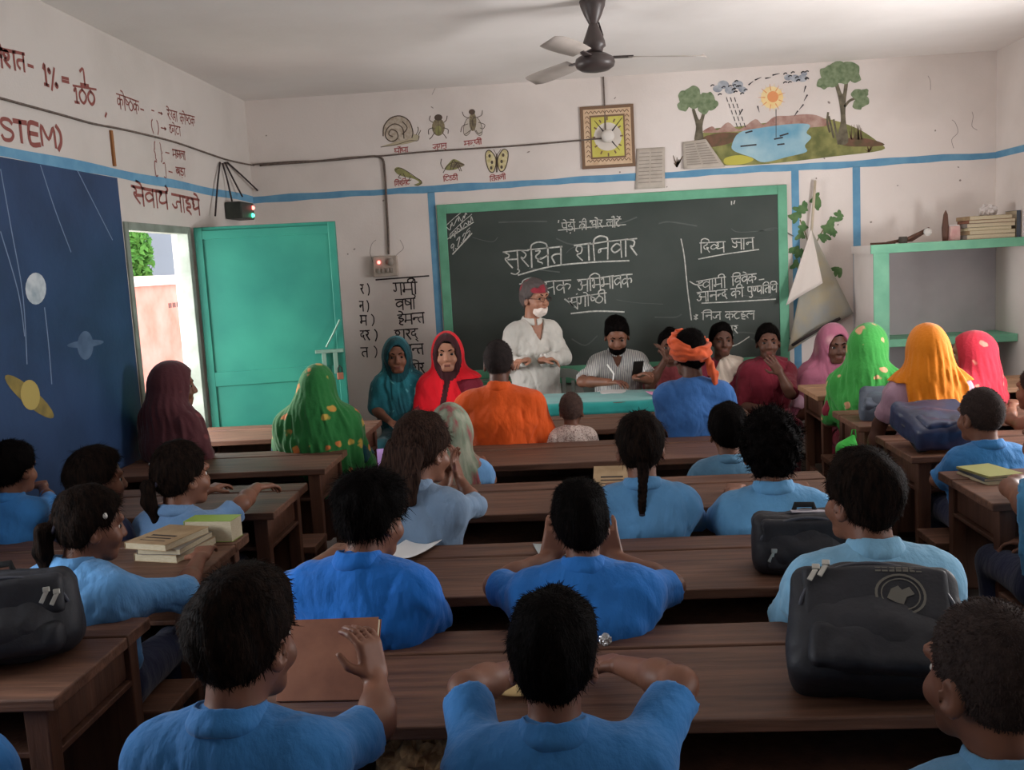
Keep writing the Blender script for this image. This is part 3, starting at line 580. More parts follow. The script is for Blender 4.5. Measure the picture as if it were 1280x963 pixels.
cr = empty('ceiling_rose', CW.P((cx, cz), .03), 'round white cable rose fixed over the middle of the painted clock', 'cable rose')
MB().lathe((0, 0, 0), [(.052, .012), (.052, -.01), (.03, -.022), (.005, -.024)], 24, axis='y').build('rose_body', mat('white_plastic', srgb(220, 214, 206), rough=.5), cr, smooth=True)
# ------------------------------------------------------------------ papers on the wall
m_paper = mat('notice_paper', srgb(196, 186, 174), srgb(180, 170, 158), scale=12, rough=.9); m_ptext = mat('paper_print', srgb(150, 142, 134))
def wallpaper(pts, label, curl):
    q = [FW.px(*p) for p in pts]; mb = MB(); n = 8; V = []
    for i in range(n+1):
        for j in range(n+1):
            u, v = i/n, j/n; p = (q[0]*(1-u)+q[1]*u)*(1-v)+(q[3]*(1-u)+q[2]*u)*v; V.append(FW.P(p, .003+curl*(abs(u-.5)**2*.04+v*v*.02)))
    mb.add(V, [(i*(n+1)+j, i*(n+1)+j+1, (i+1)*(n+1)+j+1, (i+1)*(n+1)+j) for i in range(n) for j in range(n)])
    o = mb.build('notice_sheet', [m_paper], smooth=True); tag(o, label, 'paper')
    md = o.modifiers.new('thick', 'SOLIDIFY'); md.thickness = .001
    t = MB()
    for r in range(9):
        v = .12+r*.09
        for a, b in ((.1, .45), (.52, .9)):
            pa = (q[0]*(1-a)+q[1]*a)*(1-v)+(q[3]*(1-a)+q[2]*a)*v; pb = (q[0]*(1-b)+q[1]*b)*(1-v)+(q[3]*(1-b)+q[2]*b)*v
            ribbon(t, FW, [pa, (pa+pb)/2, pb], .006, 0, .006+curl*(.012+v*v*.02))
    t.build('print', m_ptext, o)
wallpaper([(796, 186), (831, 184), (831, 235), (794, 237)], 'printed sheet pasted on the front wall right beside the clock', .2)
wallpaper([(853, 178), (882, 174), (906, 188), (855, 212)][:2]+[(906, 209), (854, 212)], 'pale printed sheet with a folded corner pasted over the lake mural', .6)
# ------------------------------------------------------------------ blackboard
m_board = mat('blackboard', srgb(60, 68, 64), srgb(80, 86, 82), rough=.75, scale=1.6, contrast=(.3, .8), spec=.2)
bx0, bx1, bz0, bz1 = -1.075, 1.775, .80, 2.262
bd = empty('blackboard', (.35, YF, 1.5), 'large dark chalkboard with a green painted border on the front wall', 'blackboard')
loc_parent(MB().box2((bx0+.07, YF-.014, bz0+.07), (bx1-.07, YF-.001, bz1-.07)).build('slate', m_board), bd)
f = MB()
for lo, hi in (((bx0, YF-.022, bz0), (bx0+.075, YF-.001, bz1)), ((bx1-.075, YF-.022, bz0), (bx1, YF-.001, bz1)), ((bx0+.075, YF-.022, bz1-.075), (bx1-.075, YF-.001, bz1)), ((bx0+.075, YF-.022, bz0), (bx1-.075, YF-.001, bz0+.075))): f.box2(lo, hi)
loc_parent(f.build('border', m_green, bevel=.004), bd)
BW = Wall('y', YF, .0155)
m_chalk = mat('chalk', srgb(214, 214, 206), srgb(170, 172, 166), scale=60, rough=1.0)
def chalk(name, items, lw, lines=(), llw=.012):
    mb = MB()
    for it in items: write(mb, BW, it[0], it[1], it[2], it[3], it[4] if len(it) > 4 else lw, 0, 0, .035)
    for l in lines: pxline(mb, BW, l, llw)
    return loc_parent(mb.build(name, m_chalk), bd)
chalk('chalk_slogan', [("'", (697, 278), (700, 278), 10), ('पेड़ों', (702, 279), (719, 278), 11), ('की', (724, 278), (733, 277), 10), ('ओर'.replace('ओ', 'अो'), (737, 276), (753, 275), 10), ('लौटें', (758, 275), (776, 274), 10)], .008, [[(698, 288), (740, 284), (782, 281)]], .008)
chalk('chalk_title', [('सुरक्षित', (629, 316), (703, 308), 22), ('शनिवार', (718, 307), (796, 298), 21)], .0115, [[(648, 344), (690, 333), (740, 328), (786, 326)]], .012)
chalk('chalk_subtitle', [('शिक्षक', (650, 355), (714, 350), 16), ('अभिभावक', (722, 350), (790, 343), 15), ('संगोष्ठी', (710, 373), (758, 366), 13)], .0095, [[(714, 392), (745, 389), (780, 390)], [(706, 374), (722, 386)]], .012)
chalk('chalk_side_list', [('दिव्य', (874, 304), (906, 302), 13), ('ज्ञान', (914, 299), (942, 297), 14), ('स्वामी', (870, 352), (907, 346), 13), ('विवेक', (914, 346), (945, 342), 11), ('-', (947, 346), (956, 345), 8), ('आनन्द'.replace('आ', 'अा'), (871, 366), (909, 362), 12), ('की', (913, 361), (929, 359), 12), ('पुण्यतिथि', (934, 359), (971, 355), 10), ('*', (866, 392), (873, 391), 9), ('निज', (877, 391), (901, 390), 9), ('कटहल', (906, 390), (943, 389), 10), ('पुर', (908, 408), (922, 407), 10)], .0082, [[(851, 299), (855, 320), (859, 360), (864, 400)], [(873, 324), (905, 318), (948, 312)], [(877, 379), (920, 377), (969, 374)], [(905, 434), (920, 431), (936, 421)], [(862, 352), (870, 356), (878, 352)], [(914, 252), (914, 256)], [(918, 251), (917, 255)]], .009)
mb = MB()
rs = random.Random(4)
for (ax, ay), (bx, by), n in (((555, 288), (584, 267), 8), ((561, 298), (592, 273), 8)):
    pts = []
    for i in range(n*2):
        t = i/(n*2-1); pts.append((ax+(bx-ax)*t+rs.uniform(-2.2, 2.2), ay+(by-ay)*t+(3 if i % 2 else -3)*rs.uniform(.3, 1.6)))
    pxline(mb, BW, pts, .0065)
    pxline(mb, BW, [(ax+2, ay-5), ((ax+bx)/2, (ay+by)/2-6), (bx-2, by-5)], .006)
write(mb, BW, '9.7.25', (563, 308), (588, 284), 9, .007, 0, 0, .05)
pxline(mb, BW, [(558, 300), (592, 278)], .008); pxline(mb, BW, [(566, 318), (590, 292)], .01)
loc_parent(mb.build('chalk_scribble', m_chalk), bd)
m_dust = mat('chalk_smear', srgb(96, 102, 98), srgb(84, 90, 86), scale=9)
mb = MB()
for i in range(16):
    x, y = rs.uniform(570, 950), rs.uniform(270, 430); pxline(mb, Wall('y', YF, .0148), [(x, y), (x+rs.uniform(10, 30), y-rs.uniform(-8, 8)), (x+rs.uniform(30, 60), y+rs.uniform(-6, 6))], rs.uniform(.004, .012))
loc_parent(mb.build('chalk_smear', m_dust), bd)
ld = empty('chalk_ledge', (.15, YF, .74), 'pale green concrete chalk ledge under the blackboard', 'ledge')
loc_parent(MB().box2((-.9, YF-.10, .74), (1.6, YF-.001, .785)).build('ledge_slab', m_green, bevel=.004), ld)
# ------------------------------------------------------------------ corner shelf on the right
SY = 7.52
pL = at_y(1092, 320, SY)[0]; zt = at_y(1180, 302, SY)[2]
cs = empty('corner_shelf', ((pL+XR)/2, SY, 0), 'built-in corner shelf with mint green edges and grey inside', 'shelf')
m_mint = mat('mint_paint', srgb(126, 190, 158), srgb(108, 172, 142), rough=.6, scale=6)
loc_parent(MB().box2((pL, SY+.012, 0), (pL+.11, YF-.002, zt-.06)).build('side_wall', m_wall), cs)
loc_parent(MB().box2((pL-.0, SY, 0), (pL+.115, SY+.012, zt-.06)).build('side_edge', m_mint), cs)
loc_parent(MB().box2((pL+.11, YF-.02, 0), (XR-.002, YF-.002, zt-.06)).build('back_panel', m_niche), cs)
loc_parent(MB().box2((pL-.02, SY+.012, zt-.06), (XR-.002, YF-.002, zt)).build('top_slab', m_wall), cs)
loc_parent(MB().box2((pL-.02, SY-.002, zt-.065), (XR-.002, SY+.012, zt+.003)).build('top_edge', m_mint, bevel=.003), cs)
zs2 = at_y(1255, 418, SY+.1)[2]
loc_parent(MB().box2((pL+.115, SY+.10, zs2-.06), (XR-.002, YF-.021, zs2)).build('shelf_board', m_mint, bevel=.004), cs)
# ------------------------------------------------------------------ school furniture
def wood(name, c1, c2, c3, rough=.55, spec=.35, st=(1.2, 14, 14)):
    m = mat(name, c1, c2, rough=rough, scale=2.4, stretch=st, bump=.25, bscale=6, spec=spec, contrast=(.3, .72), c3=c3)
    nt = m.node_tree; mp = [n for n in nt.nodes if n.type == 'MAPPING'][0]
    oi = nt.nodes.new('ShaderNodeObjectInfo'); vm = nt.nodes.new('ShaderNodeVectorMath'); vm.operation = 'SCALE'; vm.inputs['Scale'].default_value = 9.0
    cb = nt.nodes.new('ShaderNodeCombineXYZ')
    for i in range(3): nt.links.new(oi.outputs['Random'], cb.inputs[i])
    nt.links.new(cb.outputs[0], vm.inputs[0]); nt.links.new(vm.outputs[0], mp.inputs['Location'])
    return m
m_top = wood('worn_desk_wood', srgb(118, 82, 64), srgb(76, 50, 39), srgb(98, 68, 53))
m_leg = wood('dark_leg_wood', srgb(104, 70, 54), srgb(74, 48, 38), srgb(90, 60, 46), st=(10, 10, 1.2))
m_light = wood('light_desk_wood', srgb(176, 136, 104), srgb(138, 100, 74), srgb(160, 122, 92))
DEP = .56
def desk(x0, x1, yn, z, label, group, top=None):
    L = x1-x0; top = top or m_top
    d = empty('school_desk', ((x0+x1)/2, yn, 0), label, 'desk', 0, group)
    h = L/2
    MB().box2((-h, 0, z-.034), (h, .405, z)).build('top_board', top, d, bevel=.005)
    MB().box2((-h, .41, z-.034), (h, DEP, z+.004)).build('pen_ledge', top, d, bevel=.005)
    for sx in (-1, 1):
        for y in (.05, DEP-.05):
            MB().box((sx*(h-.07), y, (z-.034)/2), (.065, .055, z-.034), None, 0, .82).build('leg', m_leg, d, bevel=.004)
        MB().box2((sx*(h-.07)-.016, .08, z-.16), (sx*(h-.07)+.016, DEP-.08, z-.035)).build('side_rail', m_leg, d, bevel=.003)
        MB().box2((sx*(h-.07)-.014, .08, .14), (sx*(h-.07)+.014, DEP-.08, .19)).build('stretcher', m_leg, d, bevel=.003)
    MB().box2((-h+.10, DEP-.065, .20), (h-.10, DEP-.045, z-.036)).build('front_panel', m_leg, d, bevel=.003)
    MB().box2((-h+.04, .05, z-.185), (h-.04, DEP-.07, z-.168)).build('book_shelf', m_leg, d, bevel=.003)
    return d
def bench(x0, x1, y0, y1, label, group, z=.385):
    h = (x1-x0)/2; b = empty('school_bench', ((x0+x1)/2, (y0+y1)/2, 0), label, 'bench', 0, group); w = (y1-y0)/2
    MB().box2((-h, -w, z-.035), (h, w, z)).build('seat_board', m_top, b, bevel=.005)
    for sx in (-1, 1):
        for sy in (-1, 1): MB().box((sx*(h-.08), sy*(w-.035), (z-.035)/2), (.05, .045, z-.035), None, 0, .85).build('leg', m_leg, b, bevel=.003)
        MB().box2((sx*(h-.08)-.012, -w+.05, z-.11), (sx*(h-.08)+.012, w-.05, z-.036)).build('side_rail', m_leg, b, bevel=.002)
    MB().box2((-h+.10, -.012, .12), (h-.10, .012, .17)).build('stretcher', m_leg, b, bevel=.002)
    return b
CX0, CX1, LX0, LX1, RX0, RX1 = -.92, 1.10, XL+.03, -1.35, 1.60, XR-.03
CEN = [2.05, 2.90, 3.88, 4.86, 5.80]; LEF = [2.24, 3.17, 4.06, 4.96, 5.97]; RIG = [3.77, 4.66, 5.52, 6.44]
GD, GB = 'long wooden school desks', 'long wooden school benches'
cl = ['nearest middle desk with a brown book and a crumpled foil ball on it', 'second middle desk, under the arms of the two bright blue shirted boys', 'third middle desk from the camera, in front of the girl with the single braid', 'fourth middle desk, right behind the orange shirted man', 'front middle desk directly before the teal covered teacher table']
ll = ['nearest desk by the dark panel, with a black bag on its end', 'desk holding the stack of old textbooks, next to the girl turned sideways', 'desk where the girl with a white hair clip rests her arm', 'desk behind the woman in the green printed shawl', 'front left desk closest to the open teal door']
rl = ['right side desk with thin notebooks stacked near its corner', 'right side desk carrying the dark blue shiny bag', 'right side desk beside the woman in the orange sari', 'pale-topped right side desk before the woman in pink shawl']
protoC = protoL = protoR = None
for rows, labs, X0, X1, key in ((CEN, cl, CX0, CX1, 'c'), (LEF, ll, LX0, LX1, 'l'), (RIG, rl, RX0, RX1, 'r')):
    proto = None; pb = None
    for i, (y, lab) in enumerate(zip(rows, labs)):
        if key == 'r' and i == 3: d = desk(X0, X1, y, .765, lab, GD, m_light)
        elif proto is None: proto = desk(X0, X1, y, .72, lab, GD)
        else: d = copy_tree(proto); d.location.y = y; d['label'] = lab
        bl = lab.split(',')[0].replace('desk', 'desk bench') if False else None
        lab2 = {'c': ['bench of the nearest middle desk', 'bench under the two bright blue shirted boys', 'bench under the girl with the single braid', 'bench of the child in the patterned headscarf', 'bench under the orange shirted man'],
                'l': ['bench behind the bag-laden desk by the dark panel', 'bench under the girl turned sideways to the textbooks', 'bench under the girl with the white hair clip', 'bench behind the desk next to the aisle by the green shawl', 'bench under the woman in the green printed shawl'],
                'r': ['bench behind the right desk with thin notebooks', 'bench under the cropped-hair boy beside the blue bag', 'bench under the woman in the orange sari', 'bench under the woman in the bright green sari']}[key][i]
        if pb is None: pb = bench(X0, X1, y-.31, y-.06, lab2, GB)
        else: b = copy_tree(pb); b.location.y = y-.185; b['label'] = lab2
# bench along the front wall for the women
for x0, x1, y, lab in ((-1.75, -.6, 7.28, 'bench against the front wall under the women in teal and red'), (.55, 1.5, 7.35, 'bench by the chalkboard under the two women in maroon'), (1.55, 2.35, 7.3, 'bench near the corner shelf under the woman in pink')): bench(x0, x1, y, y+.28, lab, GB)
# teacher's table with its cloth
tz = .775
TX0, TX1, TY0, TY1 = -.24, .95, 6.52, 7.05
tb = empty('teacher_table', ((TX0+TX1)/2, (TY0+TY1)/2, 0), 'wooden teacher table under the teal cloth before the chalkboard', 'table')
hx2, hy2 = (TX1-TX0)/2, (TY1-TY0)/2
MB().box2((-hx2, -hy2, tz-.03), (hx2, hy2, tz)).build('table_top', m_top, tb, bevel=.004)
for sx in (-1, 1):
    for sy in (-1, 1): MB().box((sx*(hx2-.06), sy*(hy2-.06), (tz-.03)/2), (.06, .06, tz-.03), None, 0, .8).build('leg', m_leg, tb, bevel=.004)
for sy in (-1, 1): MB().box2((-hx2+.09, sy*(hy2-.06)-.012, tz-.13), (hx2-.09, sy*(hy2-.06)+.012, tz-.031)).build('apron', m_leg, tb, bevel=.003)
V = []; nu, nv = 60, 30; ox, oy = .05, .09
us = np.linspace(-hx2-ox, hx2+ox, nu); vs = np.linspace(-hy2-oy, hy2+oy, nv); e = .006
for u in us:
    for v in vs:
        x, y, z = u, v, tz+.004+.0015*math.sin(u*9+v*5)
        du, dv = max(0, abs(u)-hx2-e), max(0, abs(v)-hy2-e)
        if du > 0: x = math.copysign(hx2+e+.12*du+.008*math.sin(v*24), u)
        if dv > 0: y = math.copysign(hy2+e+.12*dv+.008*math.sin(u*22), v)
        z -= max(du, dv)*1.0
        V.append((x, y, z))
m_tealcloth = mat('teal_cloth', srgb(30, 142, 136), srgb(22, 124, 120), rough=.7, scale=6, bump=.2, bscale=20, sheen=.2)
tcl = link_mesh('tablecloth', V, [(i*nv+j, (i+1)*nv+j, (i+1)*nv+j+1, i*nv+j+1) for i in range(nu-1) for j in range(nv-1)], m_tealcloth, smooth=True)
tcl.location = ((TX0+TX1)/2, (TY0+TY1)/2, 0); md = tcl.modifiers.new('thick', 'SOLIDIFY'); md.thickness = .0018; md.offset = 1
tag(tcl, 'teal cloth spread over the teacher table', 'tablecloth')
# ------------------------------------------------------------------ books and papers
m_page = mat('page_edges', srgb(206, 194, 168), srgb(180, 166, 138), scale=60, stretch=(1, 1, 30), rough=.9)
m_sheet = mat('white_page', srgb(222, 220, 218), rough=.9)
def book(loc, size, rz, cover, label, group=None, tilt=(0, 0), spread=False, name='book', prnt=None):
    b = empty(name, loc, label, name.replace('_', ' '), 0, group); b.rotation_euler = (tilt[0], tilt[1], rz); w, d, t = size; c = .0018
    MB().box2((-w/2+.003, -d/2+.003, c), (w/2-.003, d/2-.003, t-c)).build('pages', m_page, b)
    cv = MB(); cv.box2((-w/2, -d/2, 0), (w/2, d/2, c)); cv.box2((-w/2, -d/2, t-c), (w/2, d/2, t)); cv.box2((-w/2, -d/2, c), (-w/2+.002, d/2, t-c))
    o = cv.build('cover', cover, b, bevel=.0008)
    if prnt:
        pm = MB()
        for k2 in range(3): pm.box2((-w*.3, -d*.1-k2*.03, t), (w*.3, -d*.1-k2*.03+.014-.004*k2, t+.0004))
        pm.build('cover_print', prnt, b)
    return b
def cov(name, c, c2=None): return mat(name, c, c2 or c, rough=.6, scale=12)
c_brown = cov('brown_paper_cover', srgb(150, 98, 74), srgb(128, 80, 60)); c_tan = cov('tan_cover', srgb(176, 150, 116), srgb(150, 124, 92)); c_greenb = cov('green_cover', srgb(142, 168, 76)); c_cream = cov('cream_cover', srgb(206, 196, 160)); c_yel = cov('olive_yellow_cover', srgb(152, 150, 92)); c_slate = cov('slate_cover', srgb(74, 82, 92)); c_grey = cov('grey_cover', srgb(130, 124, 116))
p = at_z(200, 690, .76); sx, sy = p[0], p[1]
book((sx+.01, 3.50, .7205), (.19, .25, .03), -.25, c_tan, 'thick tan textbook at the bottom of the stack beside the sideways girl', 'textbooks on the left desk')
book((sx+.015, 3.49, .751), (.18, .24, .022), -.15, c_grey, 'grey worn textbook in the middle of the stack beside the sideways girl', 'textbooks on the left desk')
book((sx-.01, 3.48, .7735), (.19, .25, .025), -.3, c_tan, 'tan textbook with dark print on top of the stack beside the sideways girl', 'textbooks on the left desk', prnt=m_blk)
book((sx+.10, 3.66, .7245), (.2, .1, .085), -.1, c_greenb, 'green covered book standing behind the tan textbook stack', 'textbooks on the left desk')
p = at_z(1240, 600, .72)
for k2, (cm, lb, th) in enumerate(((c_cream, 'cream notebook at the bottom of the thin pile on the right desk', .012), (c_slate, 'slate grey notebook in the middle of the thin pile on the right desk', .014), (c_yel, 'olive yellow notebook on top of the thin pile on the right desk', .01))): book((p[0], p[1]+.03, .7205+(0, .0125, .027)[k2]), (.16, .22, th), (.2, .1, .25)[k2], cm, lb, 'notebooks on the right desk', name='notebook')
p = at_z(516, 690, .725)
def sheet(name, loc, w, d, rz, m, label, cat, curl=.01, tilt=(0, 0)):
    V = []; n = 8
    for i in range(n+1):
        for j in range(n+1): u, v = i/n-.5, j/n-.5; V.append((u*w, v*d, .001+curl*(u*u*2+.6*v*v)))
    o = link_mesh(name, V, [(i*(n+1)+j, (i+1)*(n+1)+j, (i+1)*(n+1)+j+1, i*(n+1)+j+1) for i in range(n) for j in range(n)], m, smooth=True)
    o.location = loc; o.rotation_euler = (tilt[0], tilt[1], rz); md = o.modifiers.new('thick', 'SOLIDIFY'); md.thickness = .0015; md.offset = 1
    return tag(o, label, cat)
sheet('notebook_page', (p[0], p[1], .7252), .14, .2, -.35, m_sheet, 'white open page on the desk beside the left bright blue boy', 'paper', .03)
p = at_z(367, 735, .725); sheet('notebook_page', (max(p[0], -.86), p[1]+.02, .7252), .12, .2, .1, m_sheet, 'white page under the left forearm of the left bright blue boy', 'paper', .02)
p = at_z(688, 690, .722); sheet('notebook_page', (p[0], p[1], .7252), .1, .16, .2, mat('grey_page', srgb(170, 178, 178), rough=.9), 'greyish page under the raised hand of the middle bright blue boy', 'paper', .01)
p = at_z(650, 853, .722); sheet('notebook_page', (p[0], 2.25, .7252), .12, .16, .1, mat('yellow_page', srgb(226, 196, 140), rough=.9), 'yellowish page beneath the head of the nearest middle child', 'paper', .02)
p = at_z(757, 604, .722); book((p[0]+.03, 4.36, .73), (.17, .2, .03), -.06, c_tan, 'tan book propped on the desk in front of the girl with the braid', tilt=(.25, 0), prnt=m_blk)
# brown paper-covered book held by the near left boy
p0 = at_y(410, 833, 2.12); bk = book((p0[0], p0[1]+.03, p0[2]-.0), (.235, .19, .022), -.12, c_brown, 'brown paper covered book held upright by the near left boy', tilt=(.95, -.05))
def crumple(name, loc, r, m, label, cat, seed, flat=1.0, amp=.45):
    rs2 = np.random.RandomState(seed); n = 14; V = []; Fc = []
    for i in range(n+1):
        for j in range(2*n):
            a, b = math.pi*i/n, math.pi*j/n; q = 1+amp*(math.sin(3*b+seed)*math.sin(2*a)*.3+rs2.uniform(-.5, .5)*(0 if i in (0, n) else 1)); V.append((r*q*math.sin(a)*math.cos(b), r*q*math.sin(a)*math.sin(b), max(-r*flat*.7, r*flat*q*math.cos(a))))
    for i in range(n):
        for j in range(2*n): Fc.append((i*2*n+j, i*2*n+(j+1) % (2*n), (i+1)*2*n+(j+1) % (2*n), (i+1)*2*n+j))
    o = link_mesh(name, V, [tuple(reversed(f)) for f in Fc], m); o.location = (loc[0], loc[1], loc[2]+r*flat*.7); return tag(o, label, cat)
p = at_z(757, 805, .725); crumple('crumpled_foil', (p[0], p[1], .7245), .016, mat('foil', srgb(200, 200, 200), rough=.3, metal=.7), 'small crumpled foil scrap on the nearest middle desk', 'foil', 3)
p = at_y(508, 950, 2.07); crumple('crumpled_paper', (p[0], 2.155, .5535), .08, mat('tan_paper', srgb(186, 152, 110), srgb(120, 86, 58), scale=30, rough=.9), 'tan crumpled paper scrap on the shelf under the nearest middle desk', 'paper', 8, flat=.75)
# things on the teacher's table
p = at_z(768, 489, tz+.01); sheet('open_register', (p[0]-.0, p[1], tz+.009), .26, .2, -.12, m_sheet, 'white open register under the hands of the seated writing man', 'register', -.02)
p = at_z(830, 492, tz+.01); sheet('pink_paper', (p[0], p[1]-.02, tz+.009), .22, .2, .15, mat('pink_sheet', srgb(222, 160, 190), srgb(206, 140, 176), rough=.8, scale=5), 'pink sheet lying on the right end of the teal cloth', 'paper', .02)
# ------------------------------------------------------------------ ceiling fan
fx, fy = at_y(742, 40, 5.7)[0], 5.7
fan = empty('ceiling_fan', (fx, fy, ZC), 'dark brown three-bladed ceiling fan hanging from the middle of the ceiling', 'ceiling fan')
m_fan = mat('fan_brown', srgb(78, 68, 66), srgb(66, 58, 56), rough=.4, scale=8, spec=.4); m_bl = mat('fan_blade', srgb(186, 176, 168), srgb(172, 162, 154), rough=.6, scale=4)
zh = at_y(742, 79, fy)[2]-ZC
MB().lathe((0, 0, 0), [(.01, -.001), (.075, -.001), (.07, -.03), (.05, -.08), (.022, -.135), (.016, -.14), (.005, -.14)], 28).build('canopy', m_fan, fan, smooth=True)
MB().tube([(0, 0, -.13), (0, 0, zh+.06)], .012, 12).build('down_rod', m_fan, fan, smooth=True)
MB().lathe((0, 0, zh), [(.008, .24), (.018, .235), (.03, .20), (.062, .12), (.066, .09), (.05, .08), (.045, .05), (.02, .045)], 28).build('lower_cup', m_fan, fan, smooth=True)
MB().lathe((0, 0, zh), [(.01, .052), (.07, .048), (.108, .025), (.115, .0), (.108, -.022), (.08, -.04), (.03, -.05), (.005, -.05)], 36).build('motor', m_fan, fan, smooth=True)
MB().tube([(.03, 0, -.12), (.05, 0, -.19), (.045, 0, -.27), (.03, 0, zh+.05)], .005, 6).build('fan_cable', m_blk, fan, smooth=True)
for ang2 in (.12, .12+2.094, .12+4.189):
    R = Matrix.Rotation(ang2, 3, 'Z'); mb = MB(); V = []; n = 14
    for i in range(n):
        t = i/(n-1); r = .19+.45*t; hw = .055+.02*math.sin(t*2.6)-(.03*max(0, (t-.9)/.1)**2)
        for s2, zz in ((-1, -.014), (1, .014)): V.append(R @ Vector((r, s2*hw, zz+zh+.03-.015*t)))
    mb.add(V, [(2*i, 2*i+2, 2*i+3, 2*i+1) for i in range(n-1)])
    b = mb.build('blade', m_bl, fan, smooth=True); md = b.modifiers.new('t', 'SOLIDIFY'); md.thickness = .004
    mb = MB(); mb.box(R @ Vector((.155, 0, zh+.028)), (.13, .045, .008), R); mb.build('blade_bracket', m_fan, b, bevel=.002)
# ------------------------------------------------------------------ wiring
m_wire = mat('old_cable', srgb(116, 102, 94), srgb(92, 82, 76), rough=.8, scale=30)
def cable(pts, r, label, m=None, name='cable'):
    mb = MB(); P = smooth_line(pts, 5); mb.tube([tuple(q) for q in P], r, 7); o = mb.build(name, m or m_wire, smooth=True); return tag(o, label, 'cable')
def onL(x, y, d=.012): q = at_x(x, y, XL+d); return q
def onF(x, y, d=.012): q = at_y(x, y, YF-d); return q
cable([onL(-12, 119), onL(20, 128), onL(75, 143), onL(110, 153), onL(128, 157), onL(150, 161), onL(185, 169), onL(220, 178), onL(255, 190), onL(285, 200, .02), np.array([XL+.035, YF-.045, at_x(304, 205, XL)[2]-.0]), onF(316, 206, .03), onF(326, 205, .02), onF(340, 204), onF(370, 202), onF(400, 201), onF(440, 197), onF(478, 195), onF(530, 190), onF(590, 186), onF(650, 182), onF(720, 176), onF(752, 173, .03)], .0065, 'long grey cable sagging along the left and front walls to the clock')
cable([onF(325, 207), onF(350, 205), onF(380, 203), onF(420, 200), onF(450, 197), onF(476, 197), onF(481, 215), onF(483, 250), onF(485, 285), onF(486, 318)], .009, 'dark cable dropping down the front wall to the switch box')
cable([onF(757, 168, .03), onF(756, 140), onF(755, 115), onF(754, 95), onF(754, 86)], .006, 'thin cable rising from the clock rose to the ceiling')
ob = MB(); ob.box2((XL, LW.px(139, 180)[0]-.012, LW.px(142, 208)[1]), (XL+.014, LW.px(139, 180)[0]+.012, LW.px(137, 163)[1])); tag(ob.build('wood_batten', mat('orange_wood', srgb(150, 100, 60), rough=.7), bevel=.002), 'short orange wood batten on the left wall under the cable', 'batten')
pb = onL(300, 264, .07)
inv = empty('power_adapter', tuple(pb), 'dark power box with green and red lights hung in the corner above the open door', 'power box')
ib = MB(); ib.box((0, 0, 0), (.13, .30, .13)); ib.build('case', mat('case_grey', srgb(62, 66, 60), srgb(46, 50, 46), rough=.5, scale=10), inv, bevel=.01)
for dy, dz, cc, nm in ((.14, -.03, (0.05, 1, .45, 1), 'green'), (.16, .03, (1, .12, .1, 1), 'red')):
    MB().lathe((.068, dy-.05, dz), [(.001, -.02), (.014, -.012), (.016, 0), (.010, .01), (.001, .014)], 12).build('indicator_light', mat(nm+'_led', cc, emit=(cc, 5.0)), inv, smooth=True)
for i, (pts) in enumerate(([(275, 203), (272, 230), (269, 270)], [(278, 204), (284, 225), (290, 252)], [(281, 203), (292, 225), (303, 246)], [(284, 203), (305, 222), (328, 244)])):
    cable([onL(*pts[0]), onL(*pts[1], .03), onL(*pts[2], .05)], .007, ['loop of black cable hanging beside the door power box, farthest left strand', 'black cable strand running down to the middle of the door power box', 'black cable strand down to the top of the door power box', 'slanting black cable strand ending at the right of the door power box'][i], m_blk)
sp = onF(483, 333, 0); sw = empty('switch_box', (sp[0], YF, sp[2]), 'old pale switch box with a red light beside the open door', 'switch box')
b = MB(); b.box((0, -.03, 0), (.20, .06, .17)); b.build('box', mat('switch_wood', srgb(184, 172, 160), srgb(160, 146, 134), rough=.7, scale=10), sw, bevel=.005)
for k2 in range(4):
    b = MB(); b.box((-.055+k2*.037, -.066, -.035), (.024, .012, .04)); b.build('switch', mat('switch_grey', srgb(150, 140, 130), rough=.5), sw, bevel=.003)
MB().lathe((-.05, -.06, .035), [(.001, -.016), (.012, -.01), (.014, .0)], 14, axis='y').build('indicator_light', MATS['red_led'], sw, smooth=True)
MB().lathe((.045, -.06, .035), [(.001, -.012), (.03, -.01), (.032, .0)], 18, axis='y').build('socket', mat('switch_grey', srgb(150, 140, 130)), sw, smooth=True)
# ------------------------------------------------------------------ hanging chart
hc = empty('hanging_chart', tuple(onF(1016, 300, .05)), 'grey paper chart folded and hung from a stick beside the chalkboard', 'chart')
mb = MB(); mb.tube([tuple(onF(1019, 226, .03)), tuple(onF(1014, 296, .05))], .011, 8); mb.tube([tuple(onF(1019, 226, .03)), tuple(onF(1019, 226, .0))], .006, 6); loc_parent(mb.build('stick', mat('pale_stick', srgb(196, 182, 160), rough=.8), smooth=True), hc)
def sheetpoly(name, pts, m, nsub=1):
    mb = MB(); mb.add([tuple(onF(*p)) for p in pts], [tuple(range(len(pts)))]); o = loc_parent(mb.build(name, m), hc)
    md = o.modifiers.new('t', 'SOLIDIFY'); md.thickness = .003; return o
def fold_sheet(name, A, Bp, Cp, m, amp=.02):
    """triangle-ish sheet A(top) Bp Cp with soft buckles"""
    n = 14; V = []; A, Bp, Cp = (np.array(onF(*q)) for q in (A, Bp, Cp))
    for i in range(n+1):
        t = i/n
        for j in range(n+1):
            s2 = j/n; q = A*(1-t)+(Bp*(1-s2)+Cp*s2)*t; q[1] -= amp*math.sin(s2*math.pi*2.2+t*1.5)*t; V.append(q)
    o = link_mesh(name, V, [(i*(n+1)+j, (i+1)*(n+1)+j, (i+1)*(n+1)+j+1, i*(n+1)+j+1) for i in range(n) for j in range(n)], m, smooth=True)
    loc_parent(o, hc); md = o.modifiers.new('t', 'SOLIDIFY'); md.thickness = .003; return o
